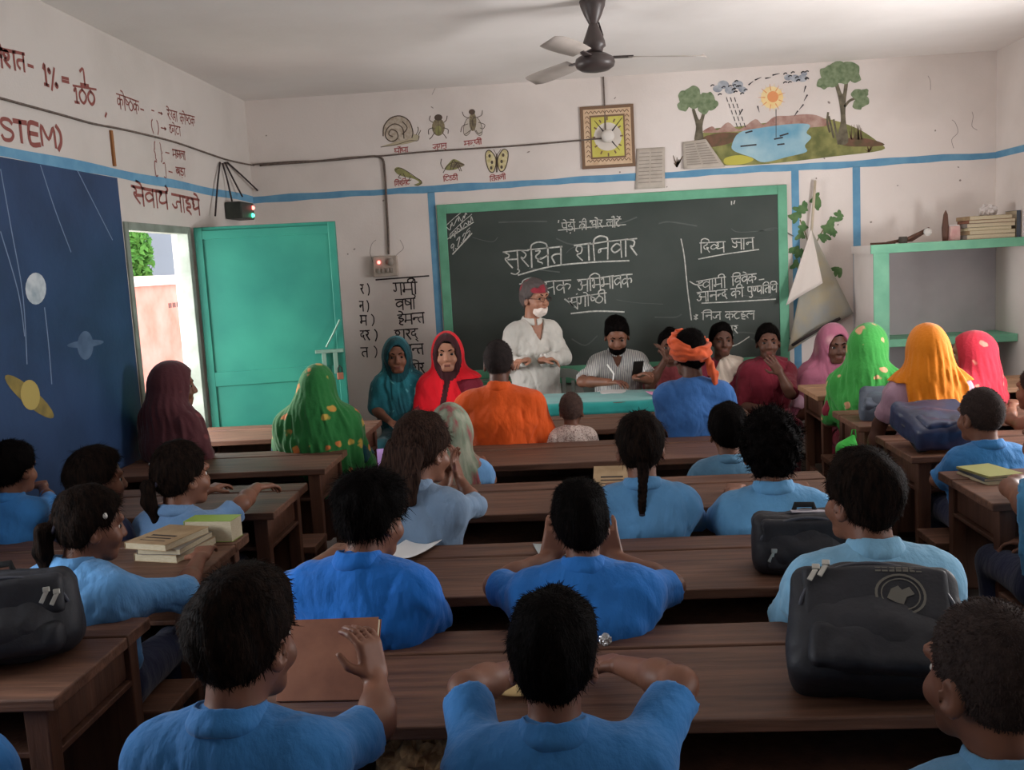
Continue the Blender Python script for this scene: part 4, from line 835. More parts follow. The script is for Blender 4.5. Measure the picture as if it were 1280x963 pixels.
m_cgrey = mat('chart_back_grey', srgb(150, 152, 148), srgb(168, 158, 134), scale=4, rough=.8, contrast=(.4, .6)); m_cwhite = mat('chart_white', srgb(214, 204, 196), rough=.85)
fold_sheet('chart_back', (1015, 288, .06), (984, 440, .07), (1066, 392, .05), m_cgrey); fold_sheet('folded_flap', (1014, 286, .09), (982, 382, .12), (1028, 354, .11), m_cwhite, .012)
mb = MB(); mb.tube([tuple(onF(990, 432, .1)), tuple(onF(1010, 420, .1)), tuple(onF(1030, 408, .1)), tuple(onF(1050, 398, .09))], .012, 7); loc_parent(mb.build('bottom_roller', m_blk, smooth=True), hc)
# ------------------------------------------------------------------ clutter on the corner shelf
zt2 = zt+.0035
def shpt(px, d=.15): q = at_z(px, 297, zt); return at_y(px, 297, SY+d)[0]
bks = [(c_grey, .034), (c_tan, .03), (c_cream, .022), (c_grey, .03), (c_brown, .024), (c_tan, .03)]; zz = zt2; xb = shpt(1232)
lbs = ['grey ledger at the bottom of the pile on the corner shelf', 'tan ledger second from the bottom of the corner shelf pile', 'cream register third from the bottom of the corner shelf pile', 'grey register above the cream one in the corner shelf pile', 'brown register just below the topmost on the corner shelf pile', 'tan register topmost of the pile on the corner shelf']
for i, (cm, th) in enumerate(bks):
    book((xb+.01*math.sin(i*2), SY+.17, zz), (.36-.02*(i % 3), .24, th), .05*math.sin(i*3), cm, lbs[i], 'registers on the corner shelf'); zz += th+.0008
crumple('plastic_bag', (xb+.02, SY+.17, zz), .06, mat('white_plastic_bag', srgb(206, 198, 194), rough=.4), 'white crumpled plastic bag on top of the register pile', 'bag', 4, .8)
book((shpt(1263)+.02, SY+.16, zt2), (.2, .03, .20), 1.57, c_slate, 'dark upright book at the right end of the corner shelf pile', tilt=(0, 0))
bx = empty('pink_packet', (shpt(1192), SY+.14, zt2), 'faded pink packet standing on the corner shelf', 'packet')
MB().box((0, 0, .055), (.075, .05, .11)).build('packet_body', mat('faded_pink', srgb(196, 150, 146), srgb(206, 176, 168), scale=20), bx, bevel=.004); MB().box((0, 0, .114), (.07, .02, .008)).build('packet_seal', m_sheet, bx)
fb = empty('wooden_scraper', (shpt(1182), SY+.15, zt2), 'tall dark paddle leaning upright on the corner shelf', 'paddle')
MB().prism([(-.02, 0), (.02, 0), (.026, .1), (.018, .2), (.004, .235), (-.012, .2), (-.024, .1)], (0, 0, 0), (1, 0, 0), (0, 0, 1), (0, 1, 0), .02).build('paddle', m_leg, fb, bevel=.004)
gs = empty('geometry_set', (shpt(1140), SY+.12, zt2), 'dark wooden blackboard compass lying on the corner shelf', 'compass')
b = MB(); b.tube([(-.2, 0, .012), (-.05, .0, .03), (.12, 0, .1)], [.006, .012, .014], 8); b.build('upper_arm', m_leg, gs, smooth=True)
b = MB(); b.tube([(-.16, .05, .012), (0, .04, .02), (.12, 0, .1)], [.006, .012, .014], 8); b.build('lower_arm', m_leg, gs, smooth=True)
b = MB(); b.lathe((.1, -.02, .075), [(.001, -.01), (.03, -.008), (.03, .008), (.001, .01)], 16, axis='y'); b.build('joint_disc', mat('pale_disc', srgb(200, 196, 190)), gs, smooth=True)
b = MB(); b.tube([(0, 0, .008), (-.18, .03, .008)], .008, 7); o = b.build('broken_stick', m_leg, smooth=True); o.location = (shpt(1100)+.1, SY+.1, zt2); tag(o, 'short dark stick poking off the left end of the corner shelf', 'stick')
b = MB(); b.lathe((0, 0, 0), [(.001, 0), (.032, 0), (.034, .03), (.03, .05), (.001, .05)], 16); o = b.build('paint_tin', mat('dark_tin', srgb(66, 60, 52), rough=.5)); o.location = (shpt(1126), SY+.1, zt2); tag(o, 'small dark tin near the left end of the corner shelf', 'tin')
# sticks leaning between the chart and the shelf
for px_, h, lb in ((1071, 372, 'dark pointed stick leaning on the wall, left of the mint shelf post'), (1085, 372, 'thinner dark pointed stick leaning right beside the mint shelf post')):
    a = onF(px_, h, .06); b = MB(); b.tube([(a[0]+.02, YF-.3, .0), (a[0]+.01, YF-.17, a[2]*.6), tuple(a)], [.02, .018, .004] if px_ < 1080 else [.012, .01, .004], 8); tag(b.build('pointer_stick', m_leg, smooth=True), lb, 'stick')
# chairs of the two people at the table
m_chair = mat('grey_plastic_chair', srgb(176, 184, 178), srgb(150, 160, 154), rough=.5, scale=4); m_chairw = mat('white_plastic_chair', srgb(212, 206, 200), rough=.5)
def chair(loc, rz, m, label, zt=.86):
    c = empty('plastic_chair', loc, label, 'chair', rz)
    MB().box((0, 0, .42), (.44, .42, .03)).build('seat', m, c, bevel=.012)
    n = 16; outer = []; inner = []
    for i in range(n+1):
        t = math.pi*i/n; outer.append((.22*math.cos(t), .62+(zt-.62)*math.sin(t)**.6)); inner.append((.165*math.cos(t), .62+(zt-.62-.07)*math.sin(t)**.6))
    P = outer+[(-.22, .42), (-.165, .42)]+inner[::-1]+[(.165, .42), (.22, .42)]
    mb = MB()
    for i in range(n):
        mb.prism([outer[i], outer[i+1], inner[i+1], inner[i]], (0, -.20, 0), (1, 0, 0), (0, 0, 1), (0, .025, 0), 1.0)
    for s2 in (-1, 1): mb.box((s2*.19, -.187, .52), (.055, .025, .2))
    for k2 in (-1, 0, 1): mb.box((k2*.075, -.187, .6), (.03, .018, .42 if k2 == 0 else .36))
    mb.build('backrest', m, c)
    for s2 in (-1, 1):
        for s3 in (-1, 1): MB().tube([(s2*.2, s3*.19, 0), (s2*.18, s3*.17, .41)], [.016, .022], 8).build('leg', m, c, smooth=True)
    return c
chair((.33, 7.42, 0), math.pi, m_chair, 'grey plastic chair under the seated man in the striped shirt', .88)
chair((-.12, 7.62, 0), math.pi*.95, m_chair, 'grey plastic chair empty behind the standing man in white', .88)
# ------------------------------------------------------------------ smooth solids: signed distances -> surface nets
class Sdf:
    def __init__(s): s.p = []
    def cap(s, a, b, ra, rb=None, k=.02, sub=False):
        a, b = np.array(a, float), np.array(b, float); rb = ra if rb is None else rb; r = max(ra, rb)
        s.p.append(('c', (a, b, ra, rb), k, sub, np.minimum(a, b)-r, np.maximum(a, b)+r)); return s
    def ecap(s, a, b, ra, rb, e, ax, k=.03):
        """capsule whose section is e times wider along the unit axis ax"""
        a, b, ax = np.array(a, float), np.array(b, float), np.array(ax, float); r = max(ra, rb)*max(1, e)
        s.p.append(('w', (a, b, ra, rb, e, ax), k, False, np.minimum(a, b)-r, np.maximum(a, b)+r)); return s
    def ell(s, c, r, R=None, k=.02, sub=False):
        c, r = np.array(c, float), np.array(r, float); R = np.eye(3) if R is None else R; m = np.abs(R) @ r if R is not None else r
        s.p.append(('e', (c, r, R), k, sub, c-m, c+m)); return s
    def box(s, c, h, rad=.01, R=None, k=.01, sub=False):
        c, h = np.array(c, float), np.array(h, float); R = np.eye(3) if R is None else R; m = np.abs(R) @ h+rad
        s.p.append(('b', (c, h-rad, rad, R), k, sub, c-m, c+m)); return s
    def tor(s, c, R, rx, ry, t, tz=None, k=.01):
        """ring in the local xy plane of R, radii rx, ry, tube t"""
        c = np.array(c, float); h = np.abs(R) @ np.array([rx+t, ry+t, (tz or t)])
        s.p.append(('t', (c, R, rx, ry, t, tz or t), k, False, c-h, c+h)); return s
    def cut(s, fn): s.p.append(('f', fn, 0, True, None, None)); return s        # keep where fn(p) < 0
    def warp(s, fn): s.p.append(('d', fn, 0, False, None, None)); return s      # add fn(p) to the distance
    def bounds(s):
        q = [x for x in s.p if x[4] is not None and not x[3]]
        return np.min([x[4] for x in q], 0), np.max([x[5] for x in q], 0)
    def ev(s, P, pad):
        d = np.full(len(P), 1.0)
        for typ, a, k, sub, lo, hi in s.p:
            if typ == 'f': d = np.maximum(d, a(P)); continue
            if typ == 'd': d = d + a(P); continue
            m = pad+k; ix = np.nonzero(((P > lo-m) & (P < hi+m)).all(1))[0]
            if len(ix) == 0: continue
            p = P[ix]
            if typ == 'c' or typ == 'w':
                A, B = a[0], a[1]; v = p-A; ba = B-A
                if typ == 'w':
                    e, ax = a[4], a[5]; sc = (1/e-1); v = v+np.outer(v@ax*sc, ax); ba = ba+ax*(ba@ax*sc)
                h = np.clip(v@ba/max(ba@ba, 1e-9), 0, 1); q = np.sqrt(((v-np.outer(h, ba))**2).sum(1))-(a[2]+(a[3]-a[2])*h)
            elif typ == 'e':
                v = (p-a[0])@a[2]; k0 = np.sqrt(((v/a[1])**2).sum(1)); k1 = np.sqrt(((v/a[1]**2)**2).sum(1))+1e-9; q = k0*(k0-1)/k1
            elif typ == 'b':
                v = np.abs((p-a[0])@a[3])-a[1]; q = np.sqrt((np.maximum(v, 0)**2).sum(1))+np.minimum(v.max(1), 0)-a[2]
            elif typ == 't':
                v = (p-a[0])@a[1]; rr = np.sqrt((v[:, 0]/a[2])**2+(v[:, 1]/a[3])**2)+1e-9; w = (rr-1)*np.sqrt(v[:, 0]**2+v[:, 1]**2)/rr; q = (np.sqrt((w/a[4])**2+(v[:, 2]/a[5])**2)-1)*min(a[4], a[5])
            D = d[ix]
            if sub:
                q = -q; h = np.clip(.5-.5*(D-q)/max(k, 1e-6), 0, 1) if k > 0 else None
                d[ix] = np.maximum(D, q) if k == 0 else (D*(1-h)+q*h+k*h*(1-h))
            elif k > 0:
                h = np.clip(.5+.5*(D-q)/k, 0, 1); d[ix] = D*(1-h)+q*h-k*h*(1-h)
            else: d[ix] = np.minimum(D, q)
        return d
    def mesh(s, h, extra=.02):
        lo, hi = s.bounds(); lo = lo-extra-2*h; hi = hi+extra+2*h; c = 4*h; n = np.maximum(1, np.ceil((hi-lo)/c).astype(int))
        ax = [lo[i]+(np.arange(n[i])+.5)*c-.5*h for i in range(3)]
        X = np.stack(np.meshgrid(*ax, indexing='ij'), -1).reshape(-1, 3); dc = s.ev(X, 1.6*c)
        act = np.nonzero(np.abs(dc) < c*1.35)[0]; D = np.repeat(np.repeat(np.repeat(dc.reshape(n).astype(np.float32), 4, 0), 4, 1), 4, 2)
        if len(act) == 0: return None
        ijk = np.stack(np.unravel_index(act, n), -1)*4; o = np.stack(np.meshgrid(*[np.arange(4)]*3, indexing='ij'), -1).reshape(-1, 3)
        I = (ijk[:, None]+o[None]).reshape(-1, 3); val = s.ev(lo+I*h, 2.5*h); D[I[:, 0], I[:, 1], I[:, 2]] = val
        D[0], D[-1] = 1, 1; D[:, 0], D[:, -1] = 1, 1; D[:, :, 0], D[:, :, -1] = 1, 1
        sg = (D < 0); N = np.array(D.shape)-1
        cnt = np.zeros(N, np.int8)
        for a in (0, 1):
            for b in (0, 1):
                for e in (0, 1): cnt += sg[a:N[0]+a, b:N[1]+b, e:N[2]+e]
        cells = np.nonzero((cnt > 0) & (cnt < 8)); C = np.stack(cells, -1); idx = np.full(N, -1, np.int32); idx[cells] = np.arange(len(C))
        off = np.array([(a, b, e) for a in (0, 1) for b in (0, 1) for e in (0, 1)]); vals = np.stack([D[C[:, 0]+q[0], C[:, 1]+q[1], C[:, 2]+q[2]] for q in off], -1)
        acc = np.zeros((len(C), 3)); w = np.zeros(len(C))
        for i in range(8):
            for j in range(i+1, 8):
                if np.abs(off[i]-off[j]).sum() != 1: continue
                m = (vals[:, i] < 0) != (vals[:, j] < 0); t = np.where(m, vals[:, i]/np.where(m, vals[:, i]-vals[:, j], 1), 0)
                acc += m[:, None]*(off[i]+t[:, None]*(off[j]-off[i])); w += m
        V = lo+(C+acc/w[:, None])*h; Q = []
        for a in range(3):
            b, e = (a+1) % 3, (a+2) % 3; sl0 = [slice(1, -1)]*3; sl1 = [slice(1, -1)]*3; sl0[a] = slice(0, -1); sl1[a] = slice(1, None)
            A, B = sg[tuple(sl0)], sg[tuple(sl1)]; E = np.nonzero(A != B); P = np.stack(E, -1)
            P[:, b] += 1; P[:, e] += 1
            flip = A[E]
            def g(db, de):
                q = P.copy(); q[:, b] -= db; q[:, e] -= de; return idx[q[:, 0], q[:, 1], q[:, 2]]
            f = np.stack([g(1, 1), g(0, 1), g(0, 0), g(1, 0)], -1); f[~flip] = f[~flip][:, ::-1]; Q.append(f)
        Q = np.concatenate(Q); Q = Q[(Q >= 0).all(1)]
        return V, Q
def wob(P, f, seed=0.0):
    """smooth pseudo-random field about -1..1"""
    q = P*f; a = q[:, 0]+1.7*np.sin(q[:, 1]*.9+seed)+.8*np.sin(q[:, 2]*1.9+seed*2); b = q[:, 1]+1.5*np.sin(q[:, 2]*.8+seed*1.3)+.7*np.sin(q[:, 0]*2.1+seed); c = q[:, 2]+1.6*np.sin(q[:, 0]*1.1+seed*.7)
    return (np.sin(a)*np.cos(b)+np.sin(c+b*.5))*.5
def rotz(a): c, s2 = math.cos(a), math.sin(a); return np.array([[c, -s2, 0], [s2, c, 0], [0, 0, 1.0]])
def rotx(a): c, s2 = math.cos(a), math.sin(a); return np.array([[1, 0, 0], [0, c, -s2], [0, s2, c]])
def roty(a): c, s2 = math.cos(a), math.sin(a); return np.array([[c, 0, s2], [0, 1, 0], [-s2, 0, c]])
def nrm(v): v = np.array(v, float); return v/(np.linalg.norm(v)+1e-9)
def sdf_obj(name, sd, h, mats, parent=None, midx=None, warp=None):
    r = sd.mesh(h)
    if r is None: return None
    V, Q = r
    if warp is not None: V = warp(V)
    mi = None if midx is None else midx(V[Q].mean(1))
    return link_mesh(name, V, Q, mats, parent, True, mi)
# ------------------------------------------------------------------ school bags
m_bag = mat('black_bag_cloth', srgb(34, 34, 40), srgb(24, 24, 29), rough=.6, scale=6, bump=.2, bscale=50, spec=.4); m_bagblue = mat('shiny_navy_bag', srgb(52, 62, 92), srgb(36, 42, 66), rough=.35, scale=7, bump=.4, bscale=14, spec=.6)
m_zip = mat('zip_metal', srgb(190, 188, 180), rough=.35, metal=.8); m_web = mat('bag_webbing', srgb(26, 26, 28), rough=.8); m_pipe = mat('bag_piping', srgb(70, 72, 80), rough=.5)
def bag(loc, rz, tilt, size, label, m=None, emblem=False, tagm=False, seed=0, pulls=((.2, .3),)):
    w, d, hh = size; m = m or m_bag; b = empty('school_bag', loc, label, 'bag', rz); b.rotation_euler = (tilt[0], tilt[1], rz)
    s = Sdf().box((0, 0, hh/2), (w/2, d/2, hh/2), d*.24, k=0).ell((0, -d*.1, hh*.35), (w*.42, d*.6, hh*.3), k=.06)
    s.warp(lambda P: .010*wob(P, 13, seed)+.005*(.5-np.sqrt(np.abs(wob(P, 26, seed+2))))); body = sdf_obj('bag_body', s, .008, m, b)
    s = Sdf().box((0, -d*.50, hh*.22), (w*.40, d*.16, hh*.18), d*.12, k=0); s.warp(lambda P: .006*wob(P, 22, seed+5)+.003*wob(P, 50, seed)); sdf_obj('front_pocket', s, .007, m, b)
    s = Sdf().box((0, -d*.44, hh*.68), (w*.43, d*.12, hh*.25), d*.10, k=0); s.warp(lambda P: .004*wob(P, 20, seed+8)); flap = sdf_obj('front_flap', s, .007, m, b)
    t = MB(); t.tube([(-w*.10, d*.1, hh*.96), (-w*.08, d*.12, hh*1.1), (w*.08, d*.12, hh*1.1), (w*.10, d*.1, hh*.96)], .010, 8); t.build('grab_handle', m_web, b, smooth=True)
    for sx in (-1, 1):
        V = []; P = smooth_line([(sx*w*.16, d*.46, hh*.9), (sx*w*.26, d*.62, hh*.7), (sx*w*.34, d*.6, hh*.35), (sx*w*.4, d*.48, hh*.08)], 5)
        for q in P: V += [(q[0]-.022, q[1], q[2]), (q[0]+.022, q[1], q[2])]
        o = link_mesh('shoulder_strap', V, [(2*i, 2*i+2, 2*i+3, 2*i+1) for i in range(len(P)-1)], m_web, b, True); md = o.modifiers.new('t', 'SOLIDIFY'); md.thickness = .008
    t = MB(); P = [(w*.44*math.cos(a), -d*.5, hh*.52+hh*.43*math.sin(a)) for a in np.linspace(.1, math.pi-.1, 20)]; t.tube(P, .005, 6); P = [(w*.49*math.cos(a), d*-.03, hh*.52+hh*.47*math.sin(a)) for a in np.linspace(-.1, math.pi+.1, 24)]; t.tube(P, .006, 6); t.build('zip_track', m_pipe, b, smooth=True)
    for px_, pz in pulls:
        t = MB(); t.box((w*px_, -d*.5-.02, hh*pz), (.012, .004, .035), Matrix.Rotation(.5, 3, 'Y')); t.box((w*px_+.008, -d*.5-.02, hh*pz+.02), (.018, .008, .014)); t.build('zip_pull', m_zip, b, bevel=.002)
    if emblem:
        t = MB(); c = (w*.14, -d*.5-.03, hh*.66); n = 28
        def ring(r, r2, y): t.add([(c[0]+q*math.cos(a), y, c[2]+q*math.sin(a)*.9) for q in (r, r2) for a in np.linspace(0, 6.283, n, False)], [(i, (i+1) % n, n+(i+1) % n, n+i) for i in range(n)])
        t.v = []; ring(.05, .056, c[1]-.004); ring(.040, .043, c[1]-.004)
        pts = [(-.03, -.01), (-.02, .012), (-.004, .02), (.004, .01), (.02, .018), (.03, .002), (.012, -.006), (.004, -.024), (-.012, -.02)]
        t.add([(c[0]+x, c[1]-.004, c[2]+z) for x, z in pts], [tuple(range(len(pts)))])
        for r in range(2):
            for i in range(7): t.add([(c[0]+(x-.5)*.012-.045+i*.015, c[1]-.004, c[2]+.056+r*.013+z*.007) for x, z in ((0, 0), (1, 0), (1, 1), (0, 1))], [(0, 1, 2, 3)])
        o = t.build('printed_emblem', mat('emblem_ink', srgb(104, 100, 92), rough=.8), b); md = o.modifiers.new('wrap', 'SHRINKWRAP'); md.target = flap; md.offset = .0025; md.wrap_mode = 'ABOVE_SURFACE'
    if tagm: t = MB(); t.box((w*.12, -d*.02, hh*1.004), (w*.5, d*.3, .004)); t.build('name_label', mat('pale_label', srgb(170, 164, 172), rough=.7), b, bevel=.001)
    return b
# ------------------------------------------------------------------ people
def skin(n, a): return mat('skin_'+n, srgb(*a), srgb(*[int(x*.88) for x in a]), rough=.5, scale=10, spec=.35)
SK = {'a': skin('brown', (128, 84, 64)), 'b': skin('deep', (98, 64, 50)), 'c': skin('fair', (168, 118, 94))}
m_lip = mat('lip', srgb(112, 66, 58), rough=.45); m_eye = mat('eye_white', srgb(214, 208, 200), rough=.3); m_iris = mat('iris', srgb(26, 18, 14), rough=.2)
m_hair = mat('black_hair', srgb(15, 11, 10), srgb(9, 7, 7), rough=.6, scale=30, stretch=(3, 3, .6), bump=.4, bscale=60, spec=.02); m_hairb = mat('brown_black_hair', srgb(33, 23, 18), srgb(13, 10, 9), rough=.7, scale=30, stretch=(3, 3, .6), bump=.5, bscale=60, spec=.03)
m_buzz = mat('cropped_hair', srgb(58, 46, 42), srgb(44, 34, 32), rough=.9, scale=60, bump=.5, bscale=200, spec=.2)
def cloth(n, c, v=.86, sheen=.15, rough=.85, bs=70): return mat('cloth_'+n, srgb(*c), srgb(*[int(x*v) for x in c]), rough=rough, scale=5, stretch=(1, 1, .4), bump=.4, bdist=.03, bscale=bs*.30, sheen=sheen, spec=.2)
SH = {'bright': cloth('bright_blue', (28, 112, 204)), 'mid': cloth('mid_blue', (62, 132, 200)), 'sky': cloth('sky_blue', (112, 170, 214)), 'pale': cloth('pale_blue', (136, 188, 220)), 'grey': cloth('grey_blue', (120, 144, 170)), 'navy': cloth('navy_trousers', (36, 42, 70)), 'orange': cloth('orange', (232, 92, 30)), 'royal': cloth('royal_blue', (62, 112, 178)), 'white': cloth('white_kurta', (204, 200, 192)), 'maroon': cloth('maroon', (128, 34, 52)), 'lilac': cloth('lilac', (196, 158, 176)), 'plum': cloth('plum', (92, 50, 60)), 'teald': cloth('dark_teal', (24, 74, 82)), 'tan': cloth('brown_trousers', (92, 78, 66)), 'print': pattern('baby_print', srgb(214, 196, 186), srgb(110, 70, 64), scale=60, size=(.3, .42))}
m_stripe = pattern('striped_shirt', srgb(222, 220, 214), srgb(150, 152, 154), scale=22, size=(.6, .8), kind='wave')
def person(label, hp, y, face=0.0, s=1.0, hs=1.0, seat=.385, lean=.04, hyaw=0.0, hpit=0.0, htil=0.0, la=None, ra=None, top='sky', topm=None, slv=.78, hair='short', hairm=None, sk='a', stand=None, h=.007, bottom='navy', wide=1.0, nk=None, vneck=0.0, extra=None, group=None, fing=.35, twist=0.0, drop=0.0):
    """hp: photo pixel of the middle of the head, y: its depth in the room; face: degrees turned left from the front wall.
    la / ra: ('w', elbow(px, py, y), wrist(px, py, y)) in the photo, or ('l', elbow, wrist) in body space, or None = hands in the lap"""
    Hw = at_y(hp[0], hp[1], y)-np.array([0, 0, .024*hs if abs(face) < 90 else 0]); ph = math.radians(face); RZ = rotz(ph); off = RZ @ np.array([0, lean, 0])
    base = np.array([Hw[0]-off[0], Hw[1]-off[1], 0.0]); root = empty('person', tuple(base), label, 'person', ph, group)
    loc = lambda wpt: RZ.T @ (np.array(wpt)-base)
    H = loc(Hw); HR = rotz(math.radians(hyaw)) @ rotx(math.radians(hpit)) @ roty(math.radians(htil)); hd = lambda x, yy, z: H+HR @ (np.array([x, yy, z])*hs)
    X = np.array([1.0, 0, 0])
    P = np.array([0, 0, (stand if stand else seat)+.10*s]); N = hd(0, -.03, -(nk or (.140 if abs(face) < 90 else .160)))-np.array([0, .012, .0])
    N[2] -= drop
    ax = rotz(math.radians(twist)) @ X
    C = P+(N-P)*.66+np.array([0, -.015*s, 0]); Wp = P+(N-P)*.34
    sw = .165*s*wide; sh = [N+ax*sw*q+np.array([0, .0, -.082*s]) for q in (-1, 1)]
    arms = []
    for sd, (q, a) in enumerate(((-1, la), (1, ra))):
        S0 = sh[sd]
        if a is None: E, Wr = S0+np.array([q*.09, .06, -.25])*s, None; Wr = np.array([q*.06*s, .24*s, seat+.20*s]) if not stand else S0+np.array([q*.06, .12, -.46])*s
        elif a[0] == 'w': E, Wr = loc(at_y(*a[1])), loc(at_y(*a[2]))
        else: E, Wr = np.array(a[1], float)*1.0, np.array(a[2], float)*1.0
        L = np.linalg.norm(E-S0); mx = .34*s
        if L > mx: E2 = S0+(E-S0)*mx/L; E = E2
        L = np.linalg.norm(Wr-E); mx = .30*s
        if L > mx: Wr = E+(Wr-E)*mx/L
        arms.append((S0, E, Wr, a))
    # ---- body: one surface
    B = Sdf()
    def torso(sd, o=0.0, k=.05, e=1.42):
        sd.ecap(P, Wp, .100*s+o, .092*s+o, e, X, k); sd.ecap(Wp, C, .092*s+o, .104*s+o, e, X, k); sd.ecap(C, N-np.array([0, .005, .075*s]), .104*s+o, .070*s+o, e+.1, ax, k)
        sd.cap(sh[0], sh[1], .050*s+o, None, k)
        for q in (0, 1): sd.cap(N+np.array([0, -.006, -.022*s]), sh[q]*.75+N*.25+np.array([0, 0, .008]), .046*s+o*.6, .046*s+o*.8, k)
    torso(B)
    neck = (hd(0, -.022, -.06), N+np.array([0, 0, -.03]))
    B.cap(neck[0], neck[1], .050*hs, .056*hs*max(.9, s), .025)
    B.ell(hd(0, -.008, .018), np.array([.075, .096, .098])*hs, HR, .01).ell(hd(0, .028, -.045), np.array([.058, .062, .074])*hs, HR, .03).cap(hd(-.018, .062, -.100), hd(.018, .062, -.100), .022*hs, None, .025)
    for q in (-1, 1): B.ell(hd(q*.036, .066, -.045), np.array([.026, .024, .026])*hs, HR, .02)
    B.cap(hd(-.04, .080, .018), hd(.04, .080, .018), .013*hs, None, .015)
    for q in (-1, 1): B.ell(hd(q*.032, .098, -.010), np.array([.018, .013, .0085])*hs, HR, .010, True)
    B.cap(hd(0, .088, .0), hd(0, .105, -.040), .008*hs, .0125*hs, .010); B.ell(hd(0, .096, -.045), np.array([.019, .012, .010])*hs, HR, .008)
    B.cap(hd(-.018, .086, -.073), hd(.018, .086, -.073), .0058*hs, None, .006); B.cap(hd(-.015, .0845, -.084), hd(.015, .0845, -.084), .0062*hs, None, .006)
    for q in (-1, 1):
        B.ell(hd(q*.079, -.006, -.022), np.array([.010, .022, .033])*hs, HR @ rotz(q*-.35), .008); B.ell(hd(q*.086, .000, -.018), np.array([.006, .012, .019])*hs, HR, .005, True)
    hk = .92*s+.08
    for q, (S0, E, Wr, a) in zip((-1, 1), arms):
        B.cap(S0, E, .048*s, .037*s, .03); B.cap(E, E+(Wr-E)*.35, .039*s, .040*s, .02); B.cap(E+(Wr-E)*.3, Wr, .040*s, .0255*s, .02)
        fd = nrm(Wr-E); hdir = fd
        if a is not None and len(a) > 3: hdir = nrm(a[3])
        up = np.array([0, 0, 1.0]) if abs(hdir[2]) < .8 else np.array([-q*1.0, 0, 0])
        if a is not None and len(a) > 4: up = nrm(a[4])
        pn = nrm(-up+hdir*(up@hdir)); sd = nrm(np.cross(hdir, pn))                          # palm normal, side
        if sd @ np.array([-q, 0, .2]) < 0: sd = -sd                                        # thumb side points to the midline
        u = hk; pc = Wr+hdir*.045*u
        RH = np.stack([sd, hdir, pn], 1); B.box(pc, np.array([.037, .048, .0135])*u, .012*u, RH, .012)
        cu = a[5] if a is not None and len(a) > 5 else fing
        for i, (o, ln) in enumerate(((.030, .066), (.0105, .076), (-.0095, .070), (-.029, .054))):
            b0 = pc+hdir*.042*u+sd*o*u; d1 = nrm(hdir+pn*cu+sd*o*4); k1 = b0+d1*ln*.5*u; d2 = nrm(hdir+pn*(cu*2.6+.1)); k2 = k1+d2*ln*.32*u; d3 = nrm(hdir+pn*(cu*5+.2)); B.cap(b0, k1, .0092*u, .0085*u, .004).cap(k1, k2, .0085*u, .008*u, .003).cap(k2, k2+d3*ln*.25*u, .008*u, .0066*u, .003)
        t0 = Wr+hdir*.022*u+sd*.03*u; t1 = t0+nrm(sd*.8+hdir*.6+pn*.35)*.042*u; B.cap(t0, t1, .0125*u, .0105*u, .008).cap(t1, t1+nrm(sd*.25+hdir+pn*.45)*.036*u, .0105*u, .0078*u, .004)
    legs = []; lf = RZ.T @ np.array([0, 1.0 if abs(face) < 90 else -1.0, 0])
    for q in (-1, 1):
        hip = P+np.array([q*.085*s, 0, -.01])
        if stand: kn, an = hip+np.array([q*.01, .02, -.43*stand/.86]), np.array([q*.10*s, -.01, .09])
        else: lx = np.cross(lf, [0, 0, 1.0]); hip = P+lx*q*.085*s+np.array([0, 0, -.01]); kn = lx*q*.10*s+lf*.40*s+np.array([0, 0, seat+.075*s]); an = lx*q*.10*s+lf*.36*s+np.array([0, 0, .08*s+.02])
        legs.append((hip, kn, an)); B.cap(hip, kn, .078*s, .055*s, .03).cap(kn, an, .052*s, .034*s, .02).cap(an+np.array([0, -.02, -.03]), an+(np.array([q*.02, .15*s, -.045]) if stand else lf*.15*s+np.array([0, 0, -.045])), .034*s, .026*s, .02)
    # the bodies sit under their clothes: hidden trunk kept coarse
    def lipm(c):
        l = (c-H) @ HR/hs; m = (np.abs(l[:, 0]) < .019) & (l[:, 1] > .086) & (l[:, 2] < -.0715) & (l[:, 2] > -.0885); return m.astype(int)
    sdf_obj('body', B, h, [SK[sk], m_lip], root, lipm)
    # ---- eyes, brows
    for q in (-1, 1):
        eo = MB(); c = hd(q*.032, .0755, -.010); r = .0118*hs; V = []; n = 10
        for i in range(n+1):
            for j in range(2*n): a, b = math.pi*i/n, math.pi*j/n; V.append(c+HR @ (np.array([math.sin(a)*math.cos(b), math.cos(a), math.sin(a)*math.sin(b)*.8])*r))
        Fc = [(i*2*n+j, i*2*n+(j+1) % (2*n), (i+1)*2*n+(j+1) % (2*n), (i+1)*2*n+j) for i in range(n) for j in range(2*n)]
        link_mesh('eye', V, Fc, [m_eye, m_iris], root, True, [1 if i < 4 else 0 for i in range(n) for j in range(2*n)])
        eo.tube([hd(q*.014, .0945, .012), hd(q*.03, .0935, .0195), hd(q*.05, .079, .013)], [.0035*hs, .004*hs, .002*hs], 6); eo.build('eyebrow', m_hair, root, smooth=True)
    # ---- clothes
    tm = topm or SH[top] if top in SH or topm else None; sdd = hash(label) % 97 if False else (len(label)*7+int(hp[0])) % 97
